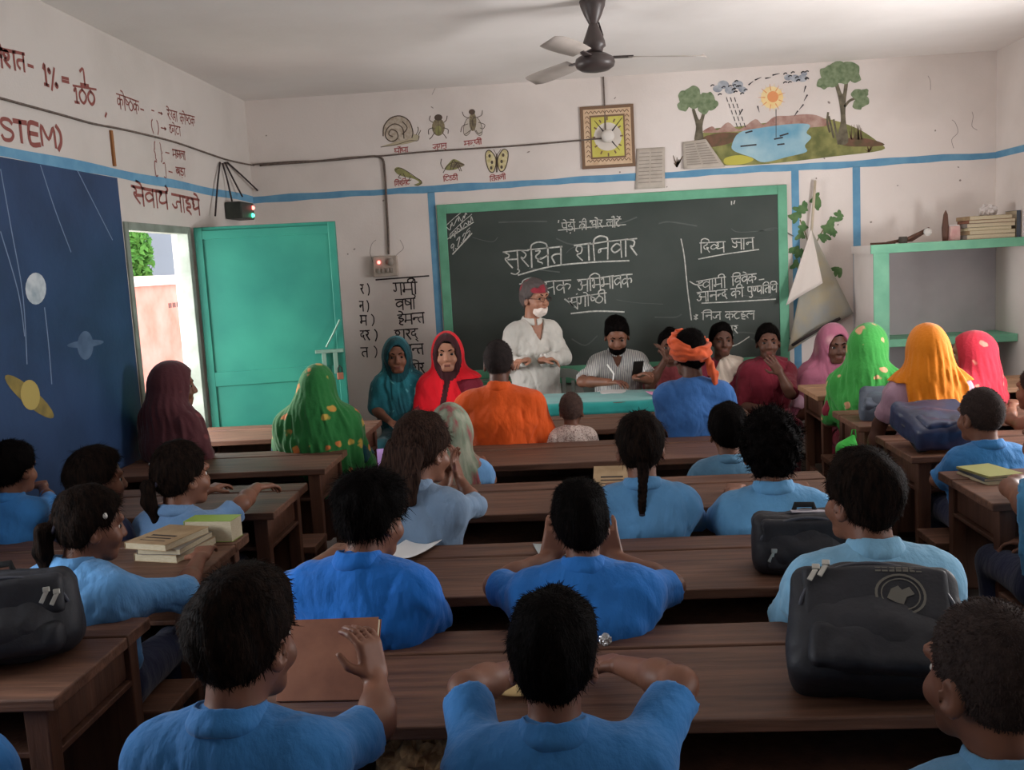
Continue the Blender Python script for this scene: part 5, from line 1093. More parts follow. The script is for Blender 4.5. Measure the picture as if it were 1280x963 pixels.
    if top:
        T = Sdf(); torso(T, .017*s, .055)
        for q, (S0, E, Wr, a) in zip((-1, 1), arms):
            if slv <= 1:
                e2 = S0+(E-S0)*slv; T.cap(S0, e2, .055*s, .059*s, .05)
            else:
                T.cap(S0, E, .060*s, .052*s, .05); e2 = E+(Wr-E)*(slv-1); T.cap(E, e2, .052*s, .042*s, .02)
        for q, (S0, E, Wr, a) in zip((-1, 1), arms):
            e2, dr = (S0+(E-S0)*slv, nrm(E-S0)) if slv <= 1 else (E+(Wr-E)*(slv-1), nrm(Wr-E))
            def cutend(Pp, e2=e2, dr=dr): v = Pp-e2; d1 = v@dr; rr = np.sqrt(np.maximum((v**2).sum(1)-d1**2, 0)); return np.where(rr < .10*s, np.minimum(d1, .2), -1.0)*np.where(d1 > .12, -1, 1)
            T.cut(cutend)
        zh = P[2]-.12*s
        if stand: T.ecap(P, P+np.array([0, 0, -.42]), .125, .15, 1.35, X, .06)
        else: T.cut(lambda Pp: P[2]-.10*s-Pp[:, 2])
        if vneck: T.cut(lambda Pp: np.minimum(.42*(Pp[:, 2]-(N[2]-vneck*s))-np.abs(Pp[:, 0]), Pp[:, 1]-N[1]-.02))
        ch = C+np.array([0, -.12, .08])
        def folds(Pp):
            q = Pp-ch; rad = np.sqrt((q**2).sum(1)); low = np.clip((N[2]-Pp[:, 2])/(.30*s), 0, 1)
            w1 = wob(Pp*np.array([1.0, .8, .45]), 19, sdd); w2 = wob(Pp*np.array([1.15, 1, .6])+.02*np.sin(Pp[:, [2, 0, 1]]*30), 40, sdd+3); ang = np.arctan2(q[:, 2], q[:, 0])
            f = .011*(.5-np.sqrt(np.abs(w1))*1.2)+.005*(.5-np.sqrt(np.abs(w2))*1.2)+.006*wob(Pp, 9, sdd); f = f+.006*(np.abs(np.sin(ang*5+rad*20+sdd+1.2*w1))-.6)*np.clip((rad-.05)/.12, 0, 1)
            return f*(.42+.9*low)
        T.warp(folds); sdf_obj('shirt', T, h, tm, root)
        if top not in ('none', 'tee', 'blouse') and slv < 2.5 and hair != 'none':
            K = Sdf(); ks = max(hs*.93, .85*s); cc = N+np.array([0, -.002, .020*s]); RK = rotx(-.22); K.tor(cc, RK, .064*ks, .066*ks, .0085, .026*max(s, .8), 0).tor(cc+np.array([0, -.002, -.012*s]), RK, .072*ks, .074*ks, .009, .014*max(s, .8), .012)
            K.cut(lambda Pp: np.where(Pp[:, 1]-cc[1] > .02, .010-np.abs(Pp[:, 0]-cc[0]), -1)); K.warp(lambda Pp: .0014*wob(Pp, 50, sdd)); sdf_obj('collar', K, min(h, .005), tm, root)
    L = Sdf()
    for hip, kn, an in legs: L.cap(hip, kn, .090*s, .070*s, .05).cap(kn, an+np.array([0, 0, .02]), .068*s, .060*s, .03)
    L.ecap(P+np.array([0, 0, -.02]), P+np.array([0, 0, .05]), .112*s, .108*s, 1.4, X, .05); L.cut(lambda Pp: .10*s-Pp[:, 2]); L.warp(lambda Pp: .004*wob(Pp, 20, sdd)); sdf_obj('trousers' if bottom in ('navy', 'tan', 'white') else 'skirt', L, max(h, .010), SH.get(bottom, tm), root)
    ctx = dict(root=root, H=H, HR=HR, hd=hd, hs=hs, N=N, C=C, P=P, Wp=Wp, sh=sh, arms=arms, s=s, h=h, ax=ax, torso=torso, neck=neck, sdd=sdd, legs=legs, seat=seat)
    if hair and hair != 'none': make_hair(ctx, hair, hairm or m_hair)
    if extra: extra(ctx)
    return ctx
def make_hair(c, kind, m):
    H, HR, hd, hs, sdd = c['H'], c['HR'], c['hd'], c['hs'], c['sdd']; A = Sdf(); th = {'buzz': .004, 'short': .013, 'bob': .018, 'curly': .024, 'tied': .010, 'braid': .012, 'pony': .013, 'loose': .017, 'under': .008, 'tuft': .017}[kind]
    A.ell(hd(0, -.010, .020), (np.array([.076, .096, .098])+th)*hs, HR, .01)
    if kind in ('short', 'tuft', 'bob'): A.ell(hd(.005, .012, .085), np.array([.064, .070, .040])*hs, HR, .03)
    if kind == 'tuft': A.ell(hd(-.05, -.02, .06), np.array([.05, .07, .06])*hs, HR, .03).ell(hd(.0, -.07, .06), np.array([.06, .05, .06])*hs, HR, .03)
    low = {'buzz': 0, 'short': 0, 'tuft': 0, 'curly': -.03, 'bob': -.03}.get(kind, -.015)
    def cutf(Pp):
        l = (Pp-H)@HR/hs; yy, zz = l[:, 1], l[:, 2]; ax = np.abs(l[:, 0])
        zl = np.interp(yy, [-.12, -.075, -.035, .0, .030, .050, .066, .085, .13], [-.072+low, -.070+low, -.050+low*.7, -.004, .0, .022, .052, .070, .080])
        zl = zl+np.where((yy > -.02) & (yy < .05), .0, 0)
        return (zl-zz)*hs*.8
    A.cut(cutf)
    if kind == 'curly': A.warp(lambda Pp: .010*wob(Pp, 62, sdd)+.006*wob(Pp, 110, sdd+1))
    elif kind != 'buzz': A.warp(lambda Pp: .0035*wob(Pp*np.array([1, 1, .35]), 60, sdd)+.0045*wob(Pp, 26, sdd+2))
    o = sdf_obj('hair', A, .005 if c['h'] < .0085 else .007, m, c['root'])
    V = np.empty(len(o.data.vertices)*3, np.float32); o.data.vertices.foreach_get('co', V); V = V.reshape(-1, 3); Nn = np.empty_like(V).ravel(); o.data.vertices.foreach_get('normal', Nn); Nn = Nn.reshape(-1, 3)
    extraV = []
    rg = np.random.RandomState(sdd)
    def chain(name, pts, rad, n=1):
        s2 = Sdf()
        for i in range(len(pts)-1): s2.cap(pts[i], pts[i+1], rad[i], rad[i+1], .012)
        s2.warp(lambda Pp: .004*wob(Pp*np.array([1.6, 1.6, .25]), 70, sdd)); return sdf_obj(name, s2, .006, m, c['root'])
    if kind == 'pony':
        pts = [hd(0, -.10, -.005), hd(-.005, -.135, -.02), hd(-.01, -.135, -.08), hd(-.01, -.11, -.15), hd(-.005, -.10, -.20)]; chain('ponytail', pts, [.018, .028, .030, .022, .008]); k = Sdf().tor(hd(0, -.112, -.006), HR @ rotx(1.2), .02*hs, .02*hs, .007); sdf_obj('hair_band', k, .004, mat('hair_band', srgb(40, 36, 50), rough=.8), c['root'])
    if kind == 'braid':
        pts = [hd(0, -.085, -.04), hd(.0, -.098, -.085), hd(-.005, -.115, -.13), hd(-.01, -.125, -.18), hd(-.012, -.125, -.225), hd(.004, -.125, -.25)]; s2 = Sdf()
        for i in range(len(pts)-1):
            for t in (0, .33, .66):
                q = pts[i]*(1-t)+pts[i+1]*t; f = 1-.5*(i+t)/5
                for sx in (-1, 1): s2.ell(q+np.array([sx*.009*f, 0, 0]), np.array([.014, .015, .017])*f*hs, roty(sx*.5), .004)
        s2.cap(pts[-2], pts[-1], .01, .004, .01); sdf_obj('braid', s2, .004, m, c['root']); k = Sdf().tor(pts[-2], np.eye(3), .011, .011, .005); sdf_obj('hair_band', k, .004, mat('hair_band', srgb(40, 36, 50), rough=.8), c['root'])
    if kind == 'loose':
        s2 = Sdf()
        for q, x in enumerate((-.07, -.045, -.02, .005, .03, .05)):
            p0 = hd(x*.9, -.075-.02*math.cos(x*20), .0); p1 = hd(x*1.15, -.100, -.09); p2 = hd(x*1.1+.006*math.sin(q*3), -.110, -.17); p3 = hd(x*1.0+.012*math.sin(q*5), -.108, -.21-.03*math.sin(q*2.3)); s2.cap(p0, p1, .032*hs, .024*hs, .015).cap(p1, p2, .024*hs, .017*hs, .012).cap(p2, p3, .017*hs, .004, .012)
        s2.warp(lambda Pp: .005*wob(Pp*np.array([1.8, 1.8, .2]), 75, sdd)); sdf_obj('loose_hair', s2, .0055, m, c['root'])
    # fine strands give the hair its edge
    nst = {'buzz': 5200, 'short': 3400, 'bob': 3400, 'tuft': 3600, 'curly': 3000, 'tied': 1500, 'braid': 2200, 'pony': 2400, 'loose': 2600, 'under': 0}[kind]
    if c['h'] > .0085: nst = nst//5
    if nst:
        ix = rg.randint(0, len(V), nst); p = V[ix]; n = Nn[ix]; l = (p-H)@HR/hs; wh = np.array([.0, -.05, .12]); d = (l-wh)@HR.T
        if kind == 'curly': d = rg.normal(size=p.shape)
        d = d-n*(d*n).sum(1)[:, None]; d /= np.linalg.norm(d, axis=1)[:, None]+1e-6; d += rg.normal(size=d.shape)*.25
        ln = {'buzz': .006, 'short': .015, 'bob': .026, 'tuft': .026, 'curly': .024, 'tied': .02}.get(kind, .024)*rg.uniform(.6, 1.3, nst)[:, None]; lift = {'buzz': 1.0, 'short': .2, 'tuft': .5, 'curly': .8}.get(kind, .16)
        q1 = p+(d*.5+n*lift*.6)*ln; q2 = p+(d+n*lift*.75)*ln; sdw = np.cross(d, n); sdw /= np.linalg.norm(sdw, axis=1)[:, None]+1e-6; w = .0010
        VV = np.stack([p-n*.001-sdw*w, p-n*.001+sdw*w, q1-sdw*w*.8, q1+sdw*w*.8, q2-sdw*w*.15, q2+sdw*w*.15], 1).reshape(-1, 3); b = np.arange(nst)[:, None]*6; FF = np.concatenate([b+np.array([[0, 1, 3, 2]]), b+np.array([[2, 3, 5, 4]])]); link_mesh('hair_strands', VV, FF, m, c['root'], True)['kind'] = 'stuff'
def clip(c, off, m, r=.014):
    s2 = Sdf(); q = c['hd'](*off)
    for i in range(4): a = i*math.pi/2; s2.ell(q+c['HR'] @ np.array([r*.7*math.cos(a), 0, r*.7*math.sin(a)]), (r*.7, r*.5, r*.7), None, .004)
    sdf_obj('hair_clip', s2, .003, m, c['root'])
def drape(c, m, name='sari', head=True, torso_o=.022, arms=True, face=True, fold=.007, vs=14.0, low=None, hood=.012, armlen=.9, side=None, opening=(.066, .085, .100), hoodback=0.0, nr=.112, mats=None, midx=None, back=0.0):
    """sari or shawl: over the head, round the neck and down over the shoulders"""
    D = Sdf(); s, hs, hd, HR, H, N, P, C = c['s'], c['hs'], c['hd'], c['HR'], c['H'], c['N'], c['P'], c['C']
    if head:
        D.ell(hd(0, -.012-hoodback, .020), (np.array([.080, .104+hoodback, .102])+hood)*hs, HR, .02); D.cap(hd(0, -.030-hoodback, -.03), N+np.array([0, -.02, -.02]), (.086+hood)*hs, nr*s, .06); D.ecap(N+np.array([0, -.03, 0]), C+np.array([0, -.02, 0]), nr*s, .12*s, 1.25, c['ax'], .07)
    c['torso'](D, torso_o*s, .08)
    if arms:
        for S0, E, Wr, a in c['arms']: e2 = S0+(E-S0)*armlen; D.cap(S0, e2, .064*s, .060*s, .07)
    if face and head:
        o = opening; D.ell(hd(0, .118, -.032), np.array(o)*hs, HR, .012, True); D.cap(hd(0, .135, -.09), N+np.array([0, .16, -.05]), .052*hs, .04*hs, .02, True)
    lo = P[2]-.08*s if low is None else low; D.cut(lambda Pp: lo-Pp[:, 2])
    if side is not None: D.cut(lambda Pp: side(Pp, c))
    sdd = c['sdd']; axis = N
    def folds(Pp):
        q = Pp-axis; ang = np.arctan2(q[:, 0], -q[:, 1]); below = np.clip((H[2]+.09-Pp[:, 2])/.25, .25, 1)
        rad = np.sqrt((q[:, :2]**2).sum(1)); G2 = np.stack([ang*.16+q[:, 0]*.3+q[:, 2]*.12, rad*.5, q[:, 2]*.22], 1); w1 = wob(G2, 34+vs, sdd); w2 = wob(G2, 80+vs, sdd+2)
        return fold*((1-2*np.abs(w1))*.8+w2*.55+.5*wob(Pp, 11, sdd+1))*below
    D.warp(folds); return sdf_obj(name, D, c['h'], mats or m, c['root'], midx)
# ------------------------------------------------------------------ the nearest rows of pupils
K = dict(h=.006)
person('boy in a blue shirt holding a brown paper covered book, nearest left', (303, 780), 1.72, face=-4, hyaw=-16, hpit=-6, s=.92, hs=1.06, hair='short', hairm=m_hairb, top='mid', ra=('w', (472, 905, 1.86), (470, 850, 1.98), (-.25, .3, 1), (1, -.6, .1), .7), **K)
person('child with a smooth round dark head leaning both arms on the nearest middle desk', (690, 806), 1.80, s=.93, hs=1.0, hair='short', hpit=-10, top='mid', la=('w', (582, 862, 1.93), (655, 836, 2.15)), ra=('w', (850, 856, 1.93), (775, 832, 2.15)), slv=.84, **K)
person('boy with cropped hair and pale blue shirt at the bottom right', (1236, 826), 1.60, face=6, hyaw=16, s=.92, hs=1.08, hair='buzz', hairm=m_buzz, top='sky', **K)
person('boy in a bright blue shirt with tousled hair facing right over a white page', (464, 634), 2.66, face=-8, hyaw=-24, hpit=-12, s=.96, hs=.99, hair='tuft', top='bright', la=('w', (366, 735, 2.74), (422, 690, 3.05)), ra=('w', (540, 770, 2.66), (505, 730, 3.0)), slv=.95, **K)
person('boy in a bright blue shirt with both elbows spread and hands at his face', (726, 643), 2.68, s=.95, hs=.92, hair='short', hairm=m_hair, top='bright', topm=cloth('clear_blue', (44, 122, 206)), la=('w', (620, 733, 2.76), (688, 697, 2.93), (.25, .3, 1), (0, -.8, .2)), ra=('w', (840, 733, 2.76), (766, 697, 2.93), (-.2, .3, 1), (0, -.8, .2)), slv=.86, **K)
person('boy in a pale blue shirt looking left behind a black bag with an emblem', (1079, 610), 2.60, face=4, hyaw=22, s=1.02, hs=1.05, hair='short', hairm=m_hairb, top='pale', la=('w', (980, 775, 2.68), (1000, 735, 2.98)), slv=.95, **K)
c = person('girl turned sideways with a low ponytail beside the old textbook stack', (112, 645), 2.92, face=-18, hyaw=-30, hpit=-8, s=.92, hs=1.0, hair='pony', hairm=m_hairb, top='sky', topm=cloth('soft_blue', (96, 152, 204)), ra=('w', (228, 742, 2.98), (250, 698, 3.24)), la=('w', (60, 735, 2.95), (120, 722, 3.2)), slv=1.2, **K)
clip(c, (.072, .02, .035), mat('silver_clip', srgb(214, 210, 204), rough=.4))
# rows further forward
c = person('girl with a white hair clip and long ponytail stretching her arm over the desk', (226, 585), 3.84, face=-14, hyaw=-22, s=.88, hs=1.12, hair='pony', hairm=m_hairb, top='grey', topm=cloth('dusty_blue', (104, 138, 178)), ra=('w', (302, 630, 3.92), (322, 608, 4.2), (.3, 1, -.1)), la=('w', (200, 640, 3.95), (262, 612, 4.2)), h=.007)
clip(c, (-.06, -.075, .045), MATS['silver_clip'], .017)
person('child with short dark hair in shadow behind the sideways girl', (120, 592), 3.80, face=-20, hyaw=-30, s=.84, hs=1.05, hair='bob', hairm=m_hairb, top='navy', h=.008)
person('child in a blue shirt at the left edge against the dark blue panel', (16, 580), 3.84, face=-14, s=.72, hs=.9, wide=.9, hair='short', top='mid', la=('l', (-.13, .08, .66), (-.02, .22, .60)), ra=('w', (62, 628, 3.92), (52, 606, 4.12)), slv=1.4, h=.008)
c = person('girl in grey blue with loose hair and a pink clip, hands at her face', (528, 552), 3.66, face=-16, hyaw=-20, hpit=-8, s=.90, hs=1.12, hair='loose', hairm=mat('brown_hair', srgb(62, 44, 36), srgb(24, 17, 15), rough=.7, scale=40, stretch=(4, 4, .4), bump=.6, bscale=50, spec=.04), top='grey', ra=('w', (592, 632, 3.72), (576, 602, 3.86), (-.4, .2, 1)), la=('w', (540, 640, 3.8), (560, 598, 3.92), (.3, .2, .8)), slv=1.15, h=.007)
clip(c, (-.075, .01, .075), mat('pink_clip', srgb(226, 168, 172), rough=.5), .017)
person('girl in a blue shirt with one long braid down her back', (800, 550), 3.68, s=.90, hs=1.08, hair='braid', hairm=m_hairb, hpit=-6, top='mid', topm=cloth('middle_blue', (92, 148, 196)), la=('w', (752, 640, 3.75), (765, 610, 4.05)), ra=('w', (868, 650, 3.75), (840, 618, 4.05)), slv=.95, h=.007)
person('child in a blue shirt with thick curly hair', (962, 552), 3.68, s=.96, hs=1.14, hair='curly', top='sky', topm=cloth('washed_blue', (100, 160, 206)), la=('w', (898, 650, 3.72), (915, 615, 4.0)), ra=('w', (1026, 650, 3.72), (1005, 615, 4.0)), slv=1.0, h=.0065)
person('child with round dark hair half hidden by the curly haired child', (910, 532), 4.66, s=.84, hs=1.05, hair='short', top='mid', topm=cloth('slate_blue', (92, 138, 170)), h=.008)
m_scarf = mat('grey_print_scarf', srgb(150, 152, 134), srgb(140, 74, 76), rough=.85, scale=13, stretch=(1.4, 1.4, .35), contrast=(.38, .62), c3=srgb(120, 132, 112), bump=.3, bscale=30)
c = person('child in a grey printed headscarf and blue shirt', (563, 532), 4.66, s=.84, hs=1.06, hair='under', top='mid', topm=cloth('light_blue', (112, 164, 216)), h=.008, ra=('w', (612, 600, 4.72), (600, 575, 5.0)))
drape(c, m_scarf, 'headscarf', arms=False, torso_o=-.004, face=True, low=c['N'][2]-.20, nr=.10, hood=.014, fold=.005)
person('cropped-hair boy in blue by the shiny navy bag on the right', (1226, 512), 4.48, face=8, hyaw=10, s=.84, hs=1.05, hair='buzz', hairm=m_buzz, sk='a', top='mid', topm=cloth('sea_blue', (60, 128, 190)), la=('w', (1172, 600, 4.5), (1190, 570, 4.7)), slv=.95, h=.007)
person('child cut off by the right edge resting a blue sleeve by the notebooks', (1318, 540), 3.58, face=10, hyaw=20, s=.88, hs=1.05, hair='short', top='sky', topm=cloth('blue_edge', (80, 146, 190)), la=('w', (1262, 610, 3.68), (1290, 596, 3.9)), slv=1.6, h=.008)
person('child cut off by the right edge beyond the cropped-hair boy', (1296, 480), 5.34, face=20, hyaw=15, s=.76, hs=1.0, hair='buzz', hairm=m_buzz, top='mid', la=('w', (1262, 524, 5.42), (1266, 506, 5.62)), slv=1.4, h=.008)
person('child at the bottom left corner showing only a blue shoulder', (-112, 820), 1.85, s=.9, hs=1.0, hair='short', top='mid', h=.009)
# ------------------------------------------------------------------ grown-ups seated in the front rows
person('man in an orange shirt seen from behind with close cropped hair', (623, 447), 5.60, face=-4, s=1.12, hs=1.06, hair='buzz', hairm=mat('dark_crop', srgb(46, 36, 34), srgb(34, 28, 27), rough=.9, scale=60, bump=.5, bscale=200), sk='b', top='orange', bottom='tan', wide=1.04, slv=1.0, nk=.155, h=.008)
def turban(c):
    hd, HR, hs = c['hd'], c['HR'], c['hs']; T = Sdf(); tm = cloth('turban_orange', (226, 96, 52), .75, bs=40)
    for i, (z, tx, ty, r) in enumerate(((.030, .30, .16, .030), (.010, .12, -.12, .024), (.058, .44, .10, .026), (.040, .2, -.2, .024))): T.tor(hd(0, -.008, z), HR @ rotx(tx) @ roty(ty), .086*hs, .106*hs, r*hs*.8, r*hs, .012)
    T.warp(lambda P: .005*np.sin(wob(P, 20, 2)*5+P[:, 2]*160)); sdf_obj('turban', T, .006, tm, c['root'])
    T = Sdf(); T.cap(hd(.05, -.10, -.01), hd(.075, -.12, -.10), .022, .026, .01).cap(hd(.075, -.12, -.10), hd(.085, -.125, -.17), .026, .012, .01).ell(hd(-.085, .03, .07), (.03, .03, .024), None, .01); T.warp(lambda P: .004*np.sin(P[:, 0]*190+wob(P, 20)*3)); sdf_obj('turban_tail', T, .006, tm, c['root'])
person('man in a blue shirt wearing an orange cloth turban wound around his head', (862, 437), 5.58, face=-4, hyaw=22, s=.98, hs=1.08, nk=.15, hair='short', sk='b', top='tee', topm=SH['royal'], bottom='tan', la=('w', (842, 538, 5.58), (855, 545, 5.8)), slv=.82, extra=turban, h=.007)
person('toddler with a nearly shaved head in a printed top on the bench', (714, 508), 5.60, face=0, hyaw=-10, s=.60, hs=.84, hair='buzz', hairm=mat('shaved_hair', srgb(92, 70, 62), srgb(78, 60, 54), rough=.9, scale=50), sk='a', top='tee', topm=SH['print'], h=.006)
m_plum = pattern('plum_sari', srgb(80, 38, 44), srgb(112, 56, 60), scale=9, size=(.10, .2)); m_greenp = pattern('green_printed_shawl', srgb(34, 112, 52), srgb(206, 120, 64), scale=10, size=(.22, .3), spots2=srgb(190, 160, 70))
c = person('woman in a dark maroon shawl silhouetted against the open door', (217, 476), 5.48, face=-22, hyaw=-42, s=.96, hs=1.12, wide=.84, la=('l', (-.17, .02, .72), (-.05, .22, .62)), ra=('l', (.20, .04, .72), (.08, .24, .62)), hair='under', top='plum', bottom='plum', h=.0085); drape(c, m_plum, 'shawl')
c = person('woman wrapped in a green shawl with orange prints, seen from behind', (398, 478), 5.62, face=2, hyaw=-12, htil=4, s=1.08, hs=1.06, hair='under', top='teald', bottom='teald', h=.0085); drape(c, m_greenp, 'shawl', torso_o=.026, hood=.012)
m_gsari = pattern('green_sari', srgb(50, 138, 56), srgb(200, 150, 112), scale=10, size=(.2, .27)); m_orsari = pattern('orange_sari', srgb(218, 124, 10), srgb(200, 100, 14), scale=3, size=(.12, .4)); m_orband = pattern('orange_sari_border', srgb(226, 150, 30), srgb(120, 132, 40), scale=24, size=(.3, .42)); m_redp = pattern('red_sari', srgb(200, 42, 62), srgb(216, 136, 118), scale=11, size=(.16, .24))
c = person('woman in a bright green sari with gold motifs, head covered', (1088, 428), 6.26, face=-26, hyaw=-20, s=1.0, hs=1.16, hair='under', top='maroon', bottom='maroon', h=.008); drape(c, m_gsari, hood=.014, hoodback=.01)
c = person('woman in an orange sari and lilac blouse, seen from behind', (1157, 430), 5.36, face=-4, hyaw=6, s=1.0, hs=1.10, hair='under', hairm=m_hairb, sk='b', top='blouse', topm=SH['lilac'], bottom='maroon', slv=.8, la=('w', (1100, 530, 5.40), (1085, 590, 5.42)), h=.007)
drape(c, None, arms=False, hood=.010, hoodback=.010, torso_o=.022, vs=18, fold=.008, mats=[m_orsari, m_orband], midx=lambda q, c=c: (q[:, 2] < c['C'][2]-.10).astype(int), side=lambda P, c: (np.abs(P[:, 0]-.02)-.155)*.7*np.where(P[:, 2] < c['N'][2]-.02, 1, 0)-np.where(P[:, 2] < c['N'][2]-.02, 0, 1))
c = person('woman with a bright pink red head cloth facing left near the corner shelf', (1212, 436), 6.26, face=42, hyaw=22, s=.98, hs=1.08, hair='under', hairm=m_hairb, sk='c', top='plum', bottom='plum', h=.008); drape(c, m_redp, hoodback=.01, opening=(.085, .10, .12), side=lambda P, c: np.where(P[:, 2] < c['N'][2]-.16, .06-P[:, 0], -1))
# ------------------------------------------------------------------ people along the chalkboard, facing the class
def rim(q, c):
    l = (q-c['H'])@c['HR']/c['hs']; return (np.sqrt((l[:, 0]/.070)**2+((l[:, 2]+.03)/.118)**2) < 1.32) & (l[:, 1] > -.05)
m_tealp = pattern('teal_sari', srgb(34, 120, 132), srgb(96, 170, 176), scale=14, size=(.08, .2), base2=srgb(24, 84, 96))
c = person('woman in a teal sari sitting by the seasons list', (496, 444), 7.25, face=186, hyaw=4, s=.92, hs=1.10, wide=.92, la=('l', (-.20, .05, .70), (-.05, .22, .62)), ra=('l', (.20, .05, .70), (.06, .24, .62)), hair='under', sk='a', top='teald', bottom='teald', h=.0075); drape(c, None, opening=(.068, .10, .115), hood=.014, mats=[m_tealp, SH['teald']], midx=lambda q, c=c: rim(q, c).astype(int))
m_redc = cloth('red_sari', (226, 22, 38))
c = person('woman in a red sari with a maroon sleeve sitting left of the chalkboard', (559, 440), 7.22, face=182, hyaw=2, s=1.06, hs=1.18, hair='under', sk='c', top='maroon', bottom='maroon', slv=1.0, h=.0075); drape(c, None, opening=(.070, .10, .118), hood=.014, mats=[m_redc, cloth('dark_edge', (60, 26, 30))], side=lambda P, c: np.where(P[:, 2] < c['N'][2]-.03, -P[:, 0]-.05-.35*(c['N'][2]-P[:, 2]), -1), midx=lambda q, c=c: (rim(q, c) | ((np.abs(q[:, 0]-.0+.25*(q[:, 2]-c['N'][2])) < .022) & (q[:, 1] > 0) & (q[:, 2] < c['N'][2]+.02))).astype(int))
def elder(c):
    hd, HR, hs = c['hd'], c['HR'], c['hs']; A = Sdf(); A.ell(hd(0, -.006, .045), np.array([.086, .106, .088])*hs, HR, .01); A.cut(lambda P: (.038-((P-c['H'])@HR/hs)[:, 2]+((P-c['H'])@HR/hs)[:, 1]*-.10)*hs)
    sdf_obj('cap', A, .0055, [cloth('grey_cap', (92, 70, 72)), cloth('red_cap', (150, 48, 60))], c['root'], lambda q: (((q-c['H'])@HR)[:, 0] > -.01).astype(int))
    A = Sdf(); A.ell(hd(0, .046, -.085), np.array([.052, .056, .050])*hs, HR, .01); A.cut(lambda P: (((P-c['H'])@HR/hs)[:, 2]+.058+.5*np.maximum(0, ((P-c['H'])@HR/hs)[:, 1]-.06))*hs); A.warp(lambda P: .004*wob(P, 90)); sdf_obj('beard', A, .005, mat('white_beard', srgb(222, 208, 198), rough=.9), c['root'])
    g = MB()
    for q in (-1, 1):
        g.tube([hd(q*.033+.022*math.cos(t), .108, -.012+.016*math.sin(t)) for t in np.linspace(0, 6.283, 14)], .0022, 5); g.tube([hd(q*.055, .106, -.010), hd(q*.078, .05, -.006), hd(q*.084, -.005, -.004)], .0022, 5)
    g.tube([hd(-.011, .109, -.010), hd(.011, .109, -.010)], .0022, 5); g.build('spectacles', mat('spectacle_frame', srgb(60, 36, 32), rough=.4), c['root'])
person('elderly bearded man in a white kurta and red cap standing before the chalkboard', (668, 372), 7.32, face=206, hyaw=22, s=1.0, hs=1.10, wide=.95, nk=.172, vneck=.15, hair='short', hairm=mat('grey_hair', srgb(90, 82, 80), rough=.8), sk='c', stand=.80, top='white', bottom='white', slv=1.9, la=('w', (705, 446, 7.25), (676, 451, 7.04), (-1, .3, .1)), ra=('w', (634, 456, 7.28), (660, 451, 7.04), (1, .3, .1)), fing=.9, extra=elder, h=.007)
def beard(c):
    hd, HR, hs = c['hd'], c['HR'], c['hs']; A = Sdf(); A.ell(hd(0, .040, -.085), np.array([.060, .062, .050])*hs, HR, .01)
    A.cut(lambda P: np.maximum((((P-c['H'])@HR/hs)[:, 2]+.050+np.clip(.06-np.abs(((P-c['H'])@HR/hs)[:, 0]), 0, .03)*.8)*hs, (-((P-c['H'])@HR/hs)[:, 1]+.0)*hs)); A.warp(lambda P: .003*wob(P, 110)); sdf_obj('beard', A, .005, m_hair, c['root'])
person('bearded man in a white striped shirt writing at the teal table', (771, 418), 7.36, face=182, hyaw=-4, hpit=-22, s=1.0, hs=1.10, nk=.165, vneck=.11, lean=.06, hair='short', sk='a', top='shirt', topm=m_stripe, bottom='tan', ra=('w', (727, 478, 7.15), (766, 478, 6.93)), la=('w', (815, 474, 7.15), (794, 472, 6.92), (-.6, .5, .3)), slv=.86, extra=beard, h=.007)
m_mar = SH['maroon']; m_whsh = pattern('white_shawl', srgb(222, 206, 190), srgb(190, 120, 110), scale=5, size=(.06, .12))
c = person('woman in a maroon top with a white shawl beside the turbaned man', (902, 424), 7.50, face=172, hyaw=12, s=.96, wide=.9, hs=1.06, nk=.17, hair='tied', sk='b', top='blouse', topm=cloth('rose_maroon', (142, 52, 70)), bottom='maroon', slv=.85, h=.0075)
drape(c, m_whsh, 'shawl', head=False, arms=False, torso_o=.028, side=lambda P, c: np.abs(P[:, 0]*.8+(P[:, 2]-c['C'][2])*.5-.02)-.075)
c = person('woman in dark maroon resting her hand on her mouth', (960, 426), 7.36, face=180, hyaw=-6, s=.98, wide=.92, hs=1.06, nk=.165, hair='tied', sk='b', top='blouse', topm=cloth('deep_maroon', (112, 30, 44)), bottom='maroon', slv=1.0, la=('w', (988, 492, 7.12), (975, 466, 7.12), (.55, .12, .8), (0, 1, 0), .25), h=.0075); drape(c, cloth('maroon_shawl', (122, 34, 50)), 'shawl', head=False, arms=False, torso_o=.026, side=lambda P, c: -P[:, 0]*.8-(P[:, 2]-c['C'][2])*.4-.05)
person('woman in maroon mostly hidden behind the turbaned man, one arm raised', (838, 432), 7.30, face=176, s=.92, wide=.88, hs=1.08, hair='tied', sk='b', top='blouse', topm=cloth('brick_maroon', (120, 52, 56)), bottom='maroon', slv=1.0, ra=('w', (812, 482, 7.15), (832, 450, 7.12), (.3, .1, 1)), h=.008)
m_pinks = pattern('dusty_pink_sari', srgb(176, 104, 128), srgb(206, 158, 164), scale=5, size=(.05, .3))
c = person('woman in a dusty pink sari seated between the chart and the mint shelf', (1042, 430), 7.42, face=184, hyaw=6, hpit=-6, s=1.10, hs=1.16, hair='under', sk='b', top='lilac', bottom='lilac', h=.0075); drape(c, m_pinks, opening=(.072, .10, .118), hood=.016, vs=10, fold=.009)
